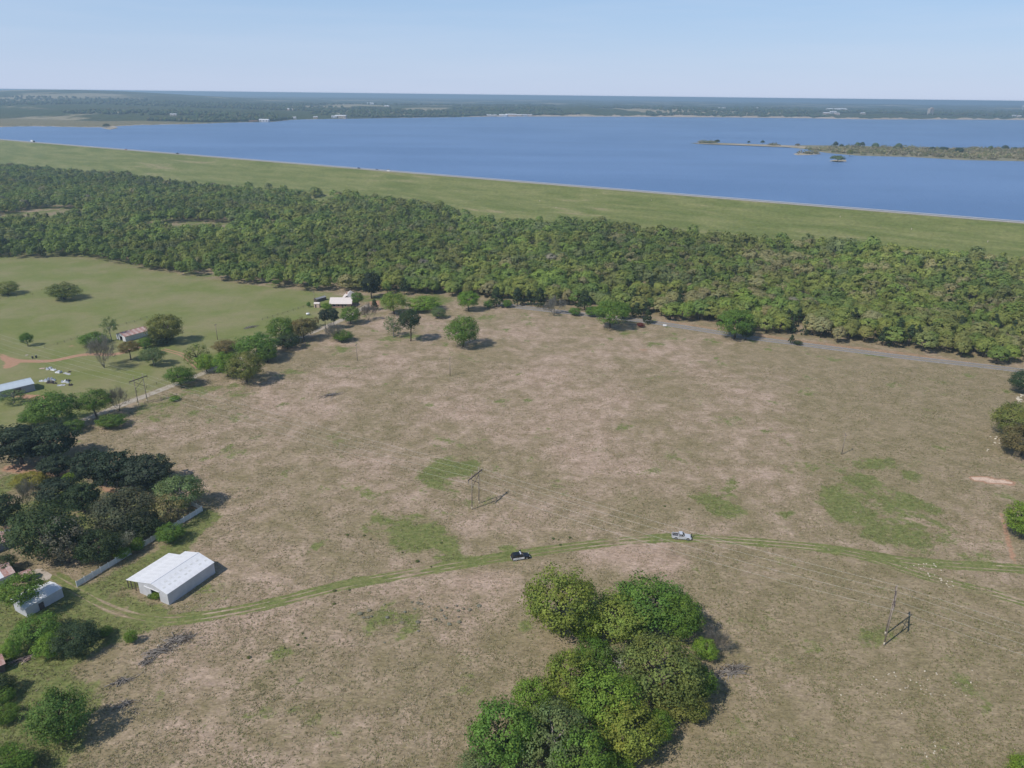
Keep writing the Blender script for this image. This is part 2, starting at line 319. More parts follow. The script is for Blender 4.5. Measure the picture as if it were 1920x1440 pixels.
def paint(X, Y):
    R = np.full(X.shape, .02); D = np.full(X.shape, .25); S = np.zeros(X.shape); P = np.zeros(X.shape)
    for poly, s, a in GREEN: R = np.maximum(R, a * soft(X, Y, poly, s))
    for poly, s, a in DRYS: D = D + a * soft(X, Y, poly, s)
    for poly, s, a in OLIVE: D = D - a * soft(X, Y, poly, s)
    for poly, s, a in SOILS: S = np.maximum(S, a * soft(X, Y, poly, s))
    for poly, s, a in PASTURE: P = np.maximum(P, a * soft(X, Y, poly, s))
    # beyond the fields: plain green woodland floor
    _, py = proj(X, Y, 0.0 * X); wf = 1 / (1 + np.exp(-np.clip((Y - 470) / 20, -30, 30)))
    R = np.maximum(R, .45 * wf)
    return np.stack([R, D, S, P], -1)
def axis(lo, a, b, hi, st, g=1.18):
    m = list(np.arange(a, b + 1e-6, st)); s = st; x = a; left = []
    while x > lo: s *= g; x -= s; left.append(x)
    s = st; x = b; right = []
    while x < hi: s *= g; x += s; right.append(x)
    return np.array(left[::-1] + m + right)
def grid(xs, ys):
    X, Y = np.meshgrid(xs, ys); nx, ny = len(xs), len(ys)
    i = np.arange(nx*ny).reshape(ny, nx)
    Fc = np.stack([i[:-1,:-1], i[:-1,1:], i[1:,1:], i[1:,:-1]], -1).reshape(-1, 4)
    return X.ravel(), Y.ravel(), Fc
gx, gy, gf = grid(axis(-30000, -250, 250, 30000, 1.6), axis(-20000, 70, 480, 1500, 1.6))
near = (np.abs(gx) < 900) & (gy > -300) & (gy < 1300)
pa = np.tile(np.array([.45, .3, 0, 0.]), (len(gx), 1)); pa[near] = paint(gx[near], gy[near])
ground = struct(link('ground', npmesh('ground', np.stack([gx, gy, 0*gx], -1), gf, MEADOW, {'paint': pa})))

def smooth_line(pts, step):
    pts = np.array(pts, float); P = np.vstack([2*pts[0]-pts[1], pts, 2*pts[-1]-pts[-2]]); out = []
    for i in range(1, len(P)-2):
        a, b, c, d = P[i-1:i+3]; n = max(2, int(np.hypot(*(c-b)) / step))
        for k in range(n):
            u = k/n; out.append(.5*((2*b) + (-a+c)*u + (2*a-5*b+4*c-d)*u*u + (-a+3*b-3*c+d)*u**3))
    out.append(pts[-1]); return np.array(out)
def strip(name, line, offs, z, mat, prof=None, jit=0, off0=0):
    """ribbon along a world line; prof(offset, i, P) -> paint change"""
    L = np.array(line); T = np.gradient(L, axis=0); T /= np.linalg.norm(T, axis=1, keepdims=True); Nn = np.stack([-T[:,1], T[:,0]], -1)
    k = len(offs); V = []; A = []
    wob = np.interp(np.arange(len(L)), np.arange(0, len(L)+6, 6), RNG.normal(0, jit, len(np.arange(0, len(L)+6, 6)))) if jit else np.zeros(len(L))
    for o in offs:
        Q = L + Nn * (o + off0 + wob[:, None]); V.append(np.column_stack([Q, np.full(len(Q), z)]))
    V = np.stack(V, 1); n = len(L)
    idx = np.arange(n*k).reshape(n, k); Fc = np.stack([idx[:-1,:-1], idx[1:,:-1], idx[1:,1:], idx[:-1,1:]], -1).reshape(-1, 4)[:, ::-1]
    at = None
    if prof:
        pa = paint(V[...,0], V[...,1])
        for j, o in enumerate(offs): pa[:, j] = track_paint(pa[:, j], V[:, j, :2]) if prof == 'track' else prof(o, pa[:, j])
        at = {'paint': pa.reshape(-1, 4)}
    return struct(link(name, npmesh(name, V.reshape(-1, 3), Fc, mat, at)))
def track_paint(p, XY):
    p = p.copy()
    for line, rut, grn in ((trk, .20, .80), (trk2, .36, .6)):
        a = seg_dist(XY[:, 0], XY[:, 1], [tuple(q) for q in line[::3]])
        on = np.clip((2.5 - a)/.8, 0, 1); p[:, 0] = np.maximum(p[:, 0], grn*on); p[:, 3] = np.maximum(p[:, 3], .15*on)
        rr = np.clip(1 - np.abs(a - .9)/.5, 0, 1); p[:, 0] *= 1 - .85*rr; p[:, 1] = np.maximum(p[:, 1], .75*rr); p[:, 2] = np.maximum(p[:, 2], rr*rut)
    return p
TO = [-2.7, -2.0, -1.3, -.9, -.5, .5, .9, 1.3, 2.0, 2.7]
trk = smooth_line(W2([(95,1080),(150,1112),(210,1142),(280,1160),(350,1160),(480,1138),(640,1099),(800,1069),(960,1042),(1100,1022),(1250,1009),(1400,1015),(1560,1030),(1700,1052),(1800,1060),(1930,1068),(2100,1080)]), 1.0)
trk2 = smooth_line(W2([(1560,1031),(1620,1043),(1690,1066),(1790,1096),(1860,1112),(1960,1140),(2100,1180)]), 1.0)
TO = [-3.2, -2.6, -2.0, -1.5, -1.1, -.8, -.5, 0, .5, .8, 1.1, 1.5, 2.0, 2.6, 3.2]
strip('farm_track', trk, TO, .012, MEADOW, 'track', jit=.12)
strip('farm_track', trk2, TO, .016, MEADOW, 'track', jit=.12)
strip('dirt_track', smooth_line(W2([(20,676),(60,677),(100,676),(160,665),(215,664),(262,650)]), 1.5), [-2.4,-1.5,-.6,.6,1.5,2.4], .012, MEADOW, lambda o, p: np.column_stack([p[:,0], p[:,1], np.maximum(p[:,2], 1. if abs(o) < 1.6 else 0), p[:,3]]), jit=.2)
strip('dirt_track', smooth_line(W2([(305,655),(325,660),(345,667),(372,690)]), 1.5), [-1.8,-1.2,-.7,-.3,.3,.7,1.2,1.8], .012, MEADOW, lambda o, p: np.column_stack([p[:,0], p[:,1], np.maximum(p[:,2], .8 if .4 < abs(o) < 1.3 else 0), p[:,3]]))
grav = smooth_line(W2([(-60,880),(0,838),(60,815),(150,790),(235,757),(300,732),(385,698),(470,665),(560,633),(612,612),(640,600),(662,588),(690,572)]), 3)
strip('gravel_road', grav, [-2.0, -1.2, 0, 1.2, 2.0], .03, GRAVEL, jit=.15)
roadl = smooth_line(W2([(935,570),(985,577),(1100,590),(1235,606),(1400,632),(1500,645),(1700,670),(1900,693),(2200,732),(2700,800)]), 5)
strip('road', roadl, [-3.4, 0, 3.4], .03, ASPHALT)
for o_, mt in ((-3.0, WHITE_LINE), (3.0, WHITE_LINE), (-.15, YELLOW_LINE), (.15, YELLOW_LINE)):
    strip('road_marking', roadl, [o_-.07, o_+.07], .036, mt)
pad = W2([(62,1068),(78,1066),(98,1078),(94,1085),(80,1092),(50,1082)])
mb = MB(); mb.add([(x, y, .03) for x, y in pad], [tuple(range(len(pad)))[::-1]]); struct(mb.build('driveway', CONCRETE))

# ------------------------------------------------------------------ dam, lake, island, far shore
DN = np.array([.5301, .8479]); DT = np.array([.8479, -.5301]); DS = 14.0        # across and along the dam
def dam_pt(n, t, z): n += DS; return (DN[0]*n + DT[0]*t, DN[1]*n + DT[1]*t, z)
dam_rot = math.atan2(DT[1], DT[0])
ts = np.linspace(-4500, 4500, 700); prof = [(575, -.5), (592, 0.6), (610, 5), (630, 11), (652, 17.6), (672, 23.5), (688.5, 29.6), (690, 30)]
V = []; 
for n, z in prof:
    wob = np.interp(ts, np.linspace(-4500, 4500, 60), RNG.normal(0, 1, 60))
    V.append(np.column_stack([ts, np.full(len(ts), n) - (0 if n > 680 else 1)*wob*1.5 , np.full(len(ts), z) + (0 if n > 680 or n < 580 else .25*wob)]))
V = np.stack(V, 1); k = len(prof); idx = np.arange(len(ts)*k).reshape(len(ts), k)
Fc = np.stack([idx[:-1,:-1], idx[1:,:-1], idx[1:,1:], idx[:-1,1:]], -1).reshape(-1, 4)
dam = empty('dam', (DN[0]*DS, DN[1]*DS, 0), dam_rot)
tag(dam, 'long grassy earth dam running across the picture below the lake', 'dam')
link('grass_slope', npmesh('grass_slope', V.reshape(-1, 3), Fc, DAMG), dam)
def dstrip(name, secs, mat):
    mb = MB(); n = len(secs)
    for a in np.linspace(-4500, 4500, 91): mb.v += [(a, q, z) for q, z in secs]
    for i in range(90):
        for j in range(n-1): mb.f.append((i*n+j, (i+1)*n+j, (i+1)*n+j+1, i*n+j+1))
    mb.mi = [0]*len(mb.f); return mb.build(name, mat, dam)
dstrip('crest_shoulder', [(690, 30), (700.5, 30.1)], GRAVEL)
dstrip('crest_road', [(691.5, 30.13), (696, 30.2), (700, 30.13)], plain('crest_asphalt', (.30, .29, .28), .9, var=.2, scale=.1))
dstrip('stone_facing', [(700.5, 30.1), (702, 30.0), (735, 15)], RIPRAP)
for nn in (690.8, 700.8):
    mb = MB()
    mb.box(-4500, 4500, nn-.06, nn+.06, 30.45, 30.8)
    for a in np.arange(-1500, 1200, 12): mb.box(a-.08, a+.08, nn-.05, nn+.05, 29.9, 30.45)
    mb.build('guard_rail', WIRE, dam)

SHORE = [(-900,250),(-300,241),(0,238),(60,237),(190,239),(262,234.5),(345,233),(425,230.5),(515,228.5),(548,224.5),(640,223),(705,222),(845,220),(930,218.5),(1060,218.5),(1280,219.5),(1500,221.5),(1640,224),(1760,224),(1860,224.5),(1920,225),(2300,232),(2900,245)]
sh = np.array([pix(a, b, 22)[:2] for a, b in SHORE]); sth = np.degrees(np.arctan2(sh[:,0], sh[:,1])); srd = np.hypot(sh[:,0], sh[:,1])
def vnoise(X, Y, s, seed):
    r = np.random.default_rng(seed); T = r.random((64, 64)); x = X/s; y = Y/s
    xi = np.floor(x).astype(int); yi = np.floor(y).astype(int); fx = x-xi; fy = y-yi; fx = fx*fx*(3-2*fx); fy = fy*fy*(3-2*fy)
    g = lambda a, b: T[(xi+a) % 64, (yi+b) % 64]
    return (g(0,0)*(1-fx)+g(1,0)*fx)*(1-fy) + (g(0,1)*(1-fx)+g(1,1)*fx)*fy
def shore_r(th): return np.interp(th, sth, srd) + 25*(vnoise(th*40, th*0, 11, 3)-.5)
FLATT = ([-75, -34, -31, -26, -22, -20, 60], [700, 620, 560, 330, 60, 20, 20])     # depth of the open flat by the water, left side
def far_h(X, Y):
    r = np.hypot(X, Y); th = np.degrees(np.arctan2(X, Y)); q = r - shore_r(th); flat = np.interp(th, *FLATT)
    up = np.clip((q - flat) / 450, 0, 1); up = up*up*(3-2*up)
    beach = np.clip(q/30, 0, 1)
    h = 21.2 + 2.3*beach + up * (5 + 9*vnoise(X, Y, 900, 1) + 11*vnoise(X, Y, 2600, 2))
    cl = np.clip((th + 4)/6, 0, 1) * np.clip((q)/25, 0, 1) * 9 * vnoise(th*60, th*0, 20, 8)     # pale bluffs, right half
    h = h + cl
    ridge = 80*np.exp(-((th + 30)/9.5)**2) * np.exp(-((r - 7800)/2300)**2) + 3*np.exp(-((th+12)/12)**2)*np.exp(-((r-11000)/2500)**2) + 8*np.exp(-((r-13000)/4000)**2)*(vnoise(X,Y,3500,12))
    return h + ridge * (q > 0) - np.clip(r - 5000, 0, None)**2 / (2*6.9e6)
ths = np.linspace(-62, 62, 620); qs = np.concatenate([[-40, 0, 8, 16, 30, 50, 80, 120, 180], np.geomspace(240, 32000, 110)])
TH, Q = np.meshgrid(ths, qs); RR = shore_r(TH) + Q; FX = RR*np.sin(np.radians(TH)); FY = RR*np.cos(np.radians(TH)); FZ = far_h(FX, FY)
FZ = np.where(Q < 0, 18, FZ)
i = np.arange(TH.size).reshape(TH.shape); Fc = np.stack([i[:-1,:-1], i[:-1,1:], i[1:,1:], i[1:,:-1]], -1).reshape(-1, 4)
flatq = np.interp(TH, *FLATT)
sandw = np.where(TH > -4, 40, 20) * (.3 + 1.4*vnoise(TH*60, TH*0, 9, 5))
p_s = np.clip(1.2 - Q/sandw, 0, 1); p_f = np.clip((flatq*1.0 - Q)/40, 0, 1)
link_ = npmesh('terrain', np.stack([FX, FY, FZ], -1).reshape(-1, 3), Fc, FARL, {'paint': np.stack([p_s.ravel(), p_f.ravel(), 0*p_s.ravel(), 0*p_s.ravel()], -1)})
struct(link('terrain', link_))
mb = MB(); c1 = dam_pt(720, -4500, 22); c2 = dam_pt(720, 4500, 22)
mb.add([c1, c2, (9000, 1000, 22), (9000, 9000, 22), (-9000, 9000, 22), (-9000, 3000, 22)], [(0, 1, 2, 3, 4, 5)]); struct(mb.build('lake', WATER))

# ------------------------------------------------------------------ foliage
def leaf_cards(C, Nrm, size, rng, tri=False, flat=.75):
    """small leaf-clump faces at C, roughly facing Nrm"""
    n = len(C); d = Nrm + rng.normal(0, flat, (n, 3)); d /= np.linalg.norm(d, axis=1, keepdims=True) + 1e-9
    a = np.cross(d, rng.normal(0, 1, (n, 3))); a /= np.linalg.norm(a, axis=1, keepdims=True) + 1e-9; b = np.cross(d, a)
    s = (size * rng.uniform(.6, 1.3, n))[:, None]; e = rng.uniform(.5, .9, n)[:, None]
    if tri:
        V = np.stack([C - a*s - b*s*e*.6, C + a*s - b*s*e*.6, C + b*s*e*1.2], 1); k = 3
    else:
        V = np.stack([C - a*s, C - b*s*e + d*s*.15, C + a*s, C + b*s*e + d*s*.15], 1); k = 4
    return V.reshape(-1, 3), np.arange(n*k).reshape(n, k)
def crown_mesh(name, seed, nclump, per, leaf, kind='oak', tri=False, raw=False, hue=.06, dome=0):
    """unit crown: radius 1, bottom z=0, top z=1 (scaled to a tree later)"""
    r = np.random.default_rng(seed); Cs = []; Rs = []
    lob = [(r.uniform(0, 6.28), r.uniform(.0, .34), r.uniform(.75, 1.08)) for _ in range(7)]
    while len(Cs) < nclump:
        p = r.normal(0, 1, 3); p /= np.linalg.norm(p); q = r.uniform(.8, 1.0) if dome else r.uniform(.45, 1.0)**.6
        if dome and p[2] < -.35: continue
        
        x, y, z = p*q
        if kind == 'cedar':
            z = r.uniform(-1, 1); m = (1 - (z+1)/2)**.65 * (.85 + .15*math.sin(z*14)) + .06; x, y = x*m*1.25, y*m*1.25
        elif kind == 'pine':
            z = z*.9; lay = math.sin(z*9)*.12; x *= 1+lay; y *= 1+lay
        elif kind == 'bush':
            z = z if z > -.5 else -.5 + (z+.5)*.3
        else:
            if z < -.55 and r.random() < .7: continue
        f = 1
        for a, s, g in lob: f = max(f*.97, 1 + s*(math.cos(math.atan2(y, x)-a)-.55)*.6) if kind != 'cedar' else 1
        Cs.append((x*f*.86, y*f*.86, z*.86)); Rs.append(r.uniform(.13, .27) * (.8 if kind in ('cedar', 'pine') else 1))
    Cs = np.array(Cs); Rs = np.array(Rs)
    pr = np.repeat(np.arange(nclump), per); dirs = r.normal(0, 1, (len(pr), 3)); dirs[:, 2] += .25; dirs /= np.linalg.norm(dirs, axis=1, keepdims=True)
    rad = Rs[pr] * r.uniform(.55, 1.05, len(pr))
    P = Cs[pr] + dirs*rad[:, None]*np.array([1, 1, .8])
    cen = P / (np.linalg.norm(P, axis=1, keepdims=True) + 1e-6); cen[:, 2] += .15
    V, Fc = leaf_cards(P, dirs*(.3 if dome else .75) + cen*(1.2 if dome else .75), leaf, r, tri, .17 if dome else .42)
    k = Fc.shape[1]; tint = r.uniform(.9, 1.1, nclump)[pr] * r.uniform(.92, 1.08, len(pr)) if dome else r.uniform(.8, 1.2, nclump)[pr] * r.uniform(.8, 1.2, len(pr)); warm = r.normal(0, hue, nclump)[pr]
    c = np.stack([tint*(1+warm), tint, tint*(1-warm*.6), np.ones(len(pr))], -1); c = np.repeat(c, k, 0)
    V[:, 2] = (V[:, 2] + 1)/2
    return (V, Fc, c) if raw else npmesh(name, V, Fc, LEAF, {'col': c})
def twig_mesh(name, seed, n, col=(1, 1, 1), r0=.05, levels=3, spread=.55):
    """leafless crown: branching twigs as thin blades, unit size, trunk from z=0"""
    r = np.random.default_rng(seed); V = []; Fc = []; 
    def seg(a, b, w0, w1):
        d = b-a; s = np.cross(d, r.normal(0, 1, 3)); s /= np.linalg.norm(s)+1e-9; u = np.cross(d, s); u /= np.linalg.norm(u)+1e-9
        for k in (s, u):
            i = len(V); V.extend([a-k*w0, a+k*w0, b+k*w1, b-k*w1]); Fc.append((i, i+1, i+2, i+3))
    def grow(a, d, L, w, lev):
        b = a + d*L; seg(a, b, w, w*.6)
        if lev == 0: return
        for _ in range(n if lev > 1 else n+1):
            e = d + r.normal(0, spread, 3); e[2] += .12; e /= np.linalg.norm(e)
            grow(a + (b-a)*r.uniform(.5, 1), e, L*r.uniform(.55, .85), w*.55, lev-1)
    for _ in range(4):
        d = np.array([r.normal(0, .5), r.normal(0, .5), 1.]); d /= np.linalg.norm(d); grow(np.zeros(3), d, .36, r0, levels)
    V = np.array(V); V[:, :2] /= np.abs(V[:, :2]).max()*.9; V[:, 2] = np.clip(V[:, 2], 0, None)/V[:, 2].max()
    c = np.tile(np.array([*col, 1.]), (len(V), 1)) * r.uniform(.75, 1.2, (len(V), 1))
    tips = V[V[:, 2] > .35]; P = tips[r.integers(0, len(tips), 3200)] + r.normal(0, .05, (3200, 3)); d = P - np.array([0, 0, .1]); d /= np.linalg.norm(d, axis=1, keepdims=True)
    sd = np.cross(d, r.normal(0, 1, (3200, 3))); sd /= np.linalg.norm(sd, axis=1, keepdims=True); e = d + r.normal(0, .35, (3200, 3)); L = r.uniform(.04, .10, (3200, 1)); T = np.stack([P-sd*.006, P+sd*.006, P+sd*.003+e*L, P-sd*.003+e*L], 1).reshape(-1, 3)
    n0 = len(V); V = np.vstack([V, T]); Fc = list(Fc) + [tuple(n0+4*i+k for k in range(4)) for i in range(3200)]; c = np.vstack([c, np.tile(np.array([*col, 1.]), (12800, 1))*np.repeat(r.uniform(.7, 1.15, 3200), 4)[:, None]])
    return npmesh(name, V, np.array(Fc), LEAF, {'col': c})
def trunk_mesh(name, seed, mat):
    """unit trunk and limbs: z 0..1 reaching into the crown, xy in crown radii"""
    r = random.Random(seed); mb = MB(); top = (r.uniform(-.08,.08), r.uniform(-.08,.08), .45)
    mb.tube([(0,0,-.02), (top[0]*.5, top[1]*.5, .22), top], [.062, .048, .038], 7)
    for k in range(5):
        a = k*1.257 + r.uniform(-.4,.4); e = r.uniform(.4,.7)
        mb.tube([top, (math.cos(a)*e*.5, math.sin(a)*e*.5, .6+r.uniform(-.05,.05)), (math.cos(a)*e, math.sin(a)*e, r.uniform(.68,.85))], [.032, .022, .008], 5, cap=False)
    return mb.mesh(name, mat, True)
CR = {'oak':  [crown_mesh('crown', 10+i, 150, 64, .030, 'oak') for i in range(5)],
      'bush': [crown_mesh('crown', 20+i, 170, 50, .032, 'bush') for i in range(4)],
      'pine': [crown_mesh('crown', 30+i, 170, 46, .042, 'pine', hue=.03) for i in range(4)],
      'cedar':[crown_mesh('crown', 40+i, 80, 30, .060, 'cedar', hue=.05) for i in range(3)],
      'thin': [crown_mesh('crown', 50+i, 80, 34, .034, 'oak') for i in range(3)],
      'bare': [twig_mesh('crown', 60+i, 3, levels=4, r0=.012) for i in range(3)]}
TRK = [trunk_mesh('trunk', s, BARK) for s in range(3)]; TRKP = [trunk_mesh('trunk', s, PALEBARK) for s in range(2)]
COLS = {'oak': (.218, .268, .052), 'olive': (.190, .212, .055), 'green': (.128, .215, .038), 'bright': (.185, .285, .042), 'dark': (.062, .092, .038), 'pine': (.052, .074, .042),
        'greyg': (.165, .215, .082), 'rust': (.205, .165, .070), 'tan': (.290, .265, .130), 'bare': (.25, .22, .195), 'white': (.60, .56, .52), 'yellow': (.24, .23, .05)}
def plant(name, base, R, Ht, kind, colr, clear=0.0, rz=None, seed=0, trunk=True, bare_z=None):
    """one tree: Empty at its base, trunk and crown below it"""
    rr = random.Random(seed*7+3); rz = rr.uniform(0, 6.28) if rz is None else rz
    root = empty(name, (base[0], base[1], base[2] if len(base) > 2 else 0), rz)
    me = CR[kind][seed % len(CR[kind])]
    c = link('crown', me, root); lo = clear*Ht; c.location = (0, 0, lo); c.scale = (R, R*rr.uniform(.92, 1.08), Ht-lo)
    col = COLS[colr] if isinstance(colr, str) else colr; j = rr.uniform(.9, 1.1); c.color = (col[0]*j*rr.uniform(.93,1.07), col[1]*j, col[2]*j*rr.uniform(.9,1.1), 1)
    if trunk:
        tm = (TRKP if colr in ('bare', 'white', 'greyg') else TRK); t = link('trunk', tm[seed % len(tm)], root); t.scale = (R*.9, R*.9, Ht*.92)
    return root
def from_box(x0, x1, yt, yb, clear=0.0, z0=0.0):
    """place and size of a crown seen between these pixel limits, standing on the ground"""
    xc, ym, ext = (x0+x1)/2, (yt+yb)/2, (yb-yt)/2; zc = 4.0
    for _ in range(6):
        P = pix(xc, ym, zc+z0); s = pxm(P); dep = math.atan2(CAMH-P[2], math.hypot(P[0], P[1])); R = (x1-x0)/2/s
        hz = math.sqrt(max((ext/s)**2 - (R*math.sin(dep))**2, (.38*R)**2))/math.cos(dep); hz = min(hz, 1.25*R)
        Ht = 2*hz/(1-clear); zc = Ht - hz
    return (P[0], P[1], z0), R*1.04, Ht
T_ = []   # x0, x1, ytop, ybot, kind, colour, clear, name, label
def tr(x0, x1, yt, yb, kind, colr, name, label, clear=.06, group=None): T_.append((x0, x1, yt, yb, kind, colr, name, label, clear, group))
g_ = 'trees of the grove in the foreground'
tr(988,1118,1060,1192,'oak','oak','oak_tree','round yellow-green oak at the back left of the foreground grove',.05,g_)
tr(1152,1292,1074,1190,'oak','green','oak_tree','deep green round oak at the back right of the foreground grove',.05,g_)
tr(1105,1222,1108,1208,'oak','oak','oak_tree','olive oak between the two round oaks at the back of the grove',.05,g_)
tr(1070,1132,1130,1214,'bush','bright','hackberry_tree','small bright green tree in front of the round yellow-green oak',.0,g_)
tr(1238,1318,1112,1204,'oak','green','oak_tree','dark green oak on the right flank of the back of the grove',.05,g_)
tr(1170,1318,1188,1325,'oak','olive','oak_tree','broad brownish olive oak in the middle of the grove',.05,g_)
tr(1015,1128,1218,1335,'oak','oak','oak_tree','yellowish olive oak with a dark right side on the left of the grove',.05,g_)
tr(960,1040,1262,1365,'bush','bright','hackberry_tree','bright green leafy tree left of the yellowish olive oak in the grove',.0,g_)
tr(885,1005,1305,1445,'bush','green','hackberry_tree','large fresh green tree at the lower left end of the grove',.0,g_)
tr(975,1110,1318,1455,'oak','greyg','oak_tree','grey-green oak in the lower middle of the grove',.0,g_)
tr(1072,1198,1248,1372,'oak','bright','oak_tree','light green oak in the centre of the grove',.0,g_)
tr(1112,1235,1312,1428,'oak','oak','oak_tree','yellow-green oak along the lower right edge of the grove',.0,g_)
tr(1035,1150,1362,1490,'bush','green','hackberry_tree','green tree cut by the bottom edge of the picture in the grove',.0,g_)
tr(1282,1345,1235,1325,'bush','green','hackberry_tree','green tree beside the brush heap on the right of the grove',.0,g_)
tr(1222,1328,1275,1352,'oak','olive','oak_tree','low olive tree on the right lower edge of the grove',.0,g_)
tr(1300,1346,1194,1240,'bush','bright','shrub','bright green shrub at the right end of the back of the grove',.0,g_)
tr(1322,1368,1176,1226,'bare','bare','shrub','leafless brownish shrub at the far right of the grove',.0,g_)
tr(1274,1326,1304,1350,'bush','bright','shrub','small bright shrub at the lower right corner of the grove',.0,g_)
tr(860,950,1398,1470,'bush','greyg','shrub','pale grey-green shrub at the bottom left corner of the grove',.0,g_)
tr(1120,1200,1205,1275,'thin','greyg','shrub','sparse grey-green young tree in the gap at the middle of the grove',.0,g_)
tr(1075,1150,1195,1262,'bush','green','shrub','green undergrowth in the middle gap of the grove',.0,g_)
tr(1200,1262,1330,1392,'bush','bright','shrub','light green undergrowth on the lower right slope of the grove',.0,g_)
tr(940,1010,1340,1410,'bush','oak','hackberry_tree','yellow-green tree behind the large fresh green one at the lower left',.0,g_)
tr(1130,1195,1400,1460,'bush','bright','shrub','bright shrub at the bottom right foot of the grove',.0,g_)
g_ = 'trees at the right edge'
tr(1894,1965,688,738,'oak','dark','oak_tree','dark oak at the right edge where the road leaves the picture',.05,g_)
tr(1862,1950,750,822,'oak','olive','oak_tree','olive oak at the right edge beside the white rocks',.03,g_)
tr(1874,1970,792,858,'oak','rust','oak_tree','rust-tinted oak at the right edge in front of the olive oak',.03,g_)
tr(1884,1965,932,1012,'bush','bright','oak_tree','bright green tree at the right edge beside the red soil streak',.03,g_)
tr(1888,1950,1408,1475,'bush','bright','shrub','green shrub in the bottom right corner',.0,g_)
g_ = 'trees standing on the open field'
tr(832,903,588,650,'oak','green','oak_tree','lone spreading green oak in the upper field casting a long shadow',.04,g_)
tr(716,758,588,632,'thin','greyg','shrub','grey-green bush joined to the dark tree on the upper field',.0,g_)
tr(744,793,574,624,'oak','dark','oak_tree','dark-crowned tree with a visible pale trunk on the upper field',.26,g_)
tr(1018,1060,556,592,'bare','bare','shrub','grey leafless round shrub at the top of the field',.0,g_)
tr(1110,1182,558,612,'oak','green','oak_tree','spreading green tree left of the red bush at the road',.1,g_)
tr(1203,1226,574,612,'cedar','dark','cedar_tree','small dark cedar standing at the left end of the visible road',.0,g_)
tr(1343,1418,574,634,'oak','green','oak_tree','big green tree standing in front of the road with dark undergrowth',.06,g_)
tr(1385,1416,598,640,'bush','dark','shrub','dark shrub at the foot of the big roadside tree',.0,g_)
tr(1193,1210,604,614,'bush',(.20,.05,.04),'shrub','small red-leaved bush at the left end of the road',.0,g_)
tr(1478,1492,625,645,'cedar','dark','cedar_tree','tiny dark cedar on the near edge of the road',.1,g_)
tr(1486,1506,637,647,'bush','dark','shrub','low dark bush beside the tiny roadside cedar',.0,g_)
tr(806,838,574,597,'bush','greyg','shrub','low grey-green bush right of the dark-crowned field tree',.0,g_)
tr(855,902,542,582,'oak','bright','oak_tree','bright round tree at the wood edge above the lone oak',.05,g_)
tr(1065,1090,575,592,'bush','green','shrub','green bush right of the grey leafless shrub',.0,g_)
for k_, (a_, b_, c_, d_) in enumerate(((914,948,536,574),(956,984,535,574),(979,1003,538,575),(998,1028,535,577),(1080,1114,542,580),(1182,1206,558,602))):
    tr(a_,b_,c_,d_,'cedar','dark','cedar_tree',['dark cedar right of the bright round tree at the wood edge','leftmost of three dark cedars left of the grey leafless shrub','middle one of three dark cedars left of the grey leafless shrub','rightmost of three dark cedars left of the grey leafless shrub','dark cedar right of the grey leafless shrub','dark cedar just left of the small roadside cedar'][k_],.05,g_)
for k_, (a_, b_, c_, d_) in enumerate(((1096,1128,572,594),(1150,1186,566,598),(940,962,560,577),(905,925,562,578))):
    tr(a_,b_,c_,d_,'bush','green','shrub',['green bush left of the spreading green tree','green scrub right of the spreading green tree','low bush between the dark cedars','low bush right of the bright round tree'][k_],.0,g_)
g_ = 'trees around the farmhouse'
tr(712,764,544,588,'oak','oak','oak_tree','yellow-green tree right of the pale-roofed house',.05,g_)
tr(674,716,497,562,'pine','pine','pine_tree','tall black-green pine behind the pale-roofed house',.08,g_)
tr(657,682,545,572,'oak','green','oak_tree','slim green tree with visible trunk at the corner of the house',.3,g_)
tr(676,704,566,602,'bare','bare','elm_tree','grey leafless tree below the house',.0,g_)
tr(693,711,557,584,'cedar','dark','cedar_tree','dark pointed cedar behind the grey leafless tree',.0,g_)
tr(596,620,577,605,'pine','pine','pine_tree','left of two dark pines beside the gravel drive',.3,g_)
tr(613,637,574,607,'pine','pine','pine_tree','right of two dark pines beside the gravel drive',.3,g_)
tr(636,678,571,608,'bush','green','oak_tree','green tree between the pines and the grey leafless tree',.0,g_)
tr(600,625,566,582,'bush','bright','shrub','bright green shrub in front of the house',.0,g_)
tr(606,650,604,640,'bare','bare','shrub','large grey twiggy thicket beside the gravel drive',.0,g_)
tr(620,666,616,641,'bush','green','shrub','green base of the grey thicket beside the drive',.0,g_)
tr(574,583,565,576,'bush','green','shrub','small round bush left of the pink outbuilding',.0,g_)
tr(582,600,592,612,'thin','rust','shrub','reddish-brown bush above the brown oak of the gravel road',.0,g_)
tr(565,596,600,618,'bush','dark','shrub','dark shrub under the pines beside the gravel drive',.0,g_)
tr(760,830,556,582,'bush','bright','shrub','spreading light green thicket between the house and the bright round tree',.0,g_)
tr(646,665,548,562,'oak','yellow','oak_tree','yellow-green tree against the pine behind the house',.1,g_)
g_ = 'trees along the gravel road'
tr(502,552,592,640,'oak','green','oak_tree','dark green tree next to the brownish oak on the gravel road',.05,g_)
tr(545,590,593,636,'oak','rust','oak_tree','brownish oak on the gravel road nearest the pines',.08,g_)
tr(447,517,620,672,'oak','green','oak_tree','large green oak in the middle of the gravel road row',.05,g_)
tr(400,444,636,662,'oak','rust','oak_tree','small rust-tinted oak behind the gravel road row',.05,g_)
tr(402,446,656,706,'oak','bright','oak_tree','yellowish green tree in the gravel road row',.05,g_)
tr(428,490,656,716,'oak','olive','oak_tree','large dark olive oak overhanging the field beside the gravel road',.05,g_)
tr(345,390,641,688,'thin','olive','oak_tree','thin brownish oak left of the gravel road row',.05,g_)
tr(367,404,661,697,'bush','bright','oak_tree','fresh green tree at the left end of the gravel road row',.05,g_)
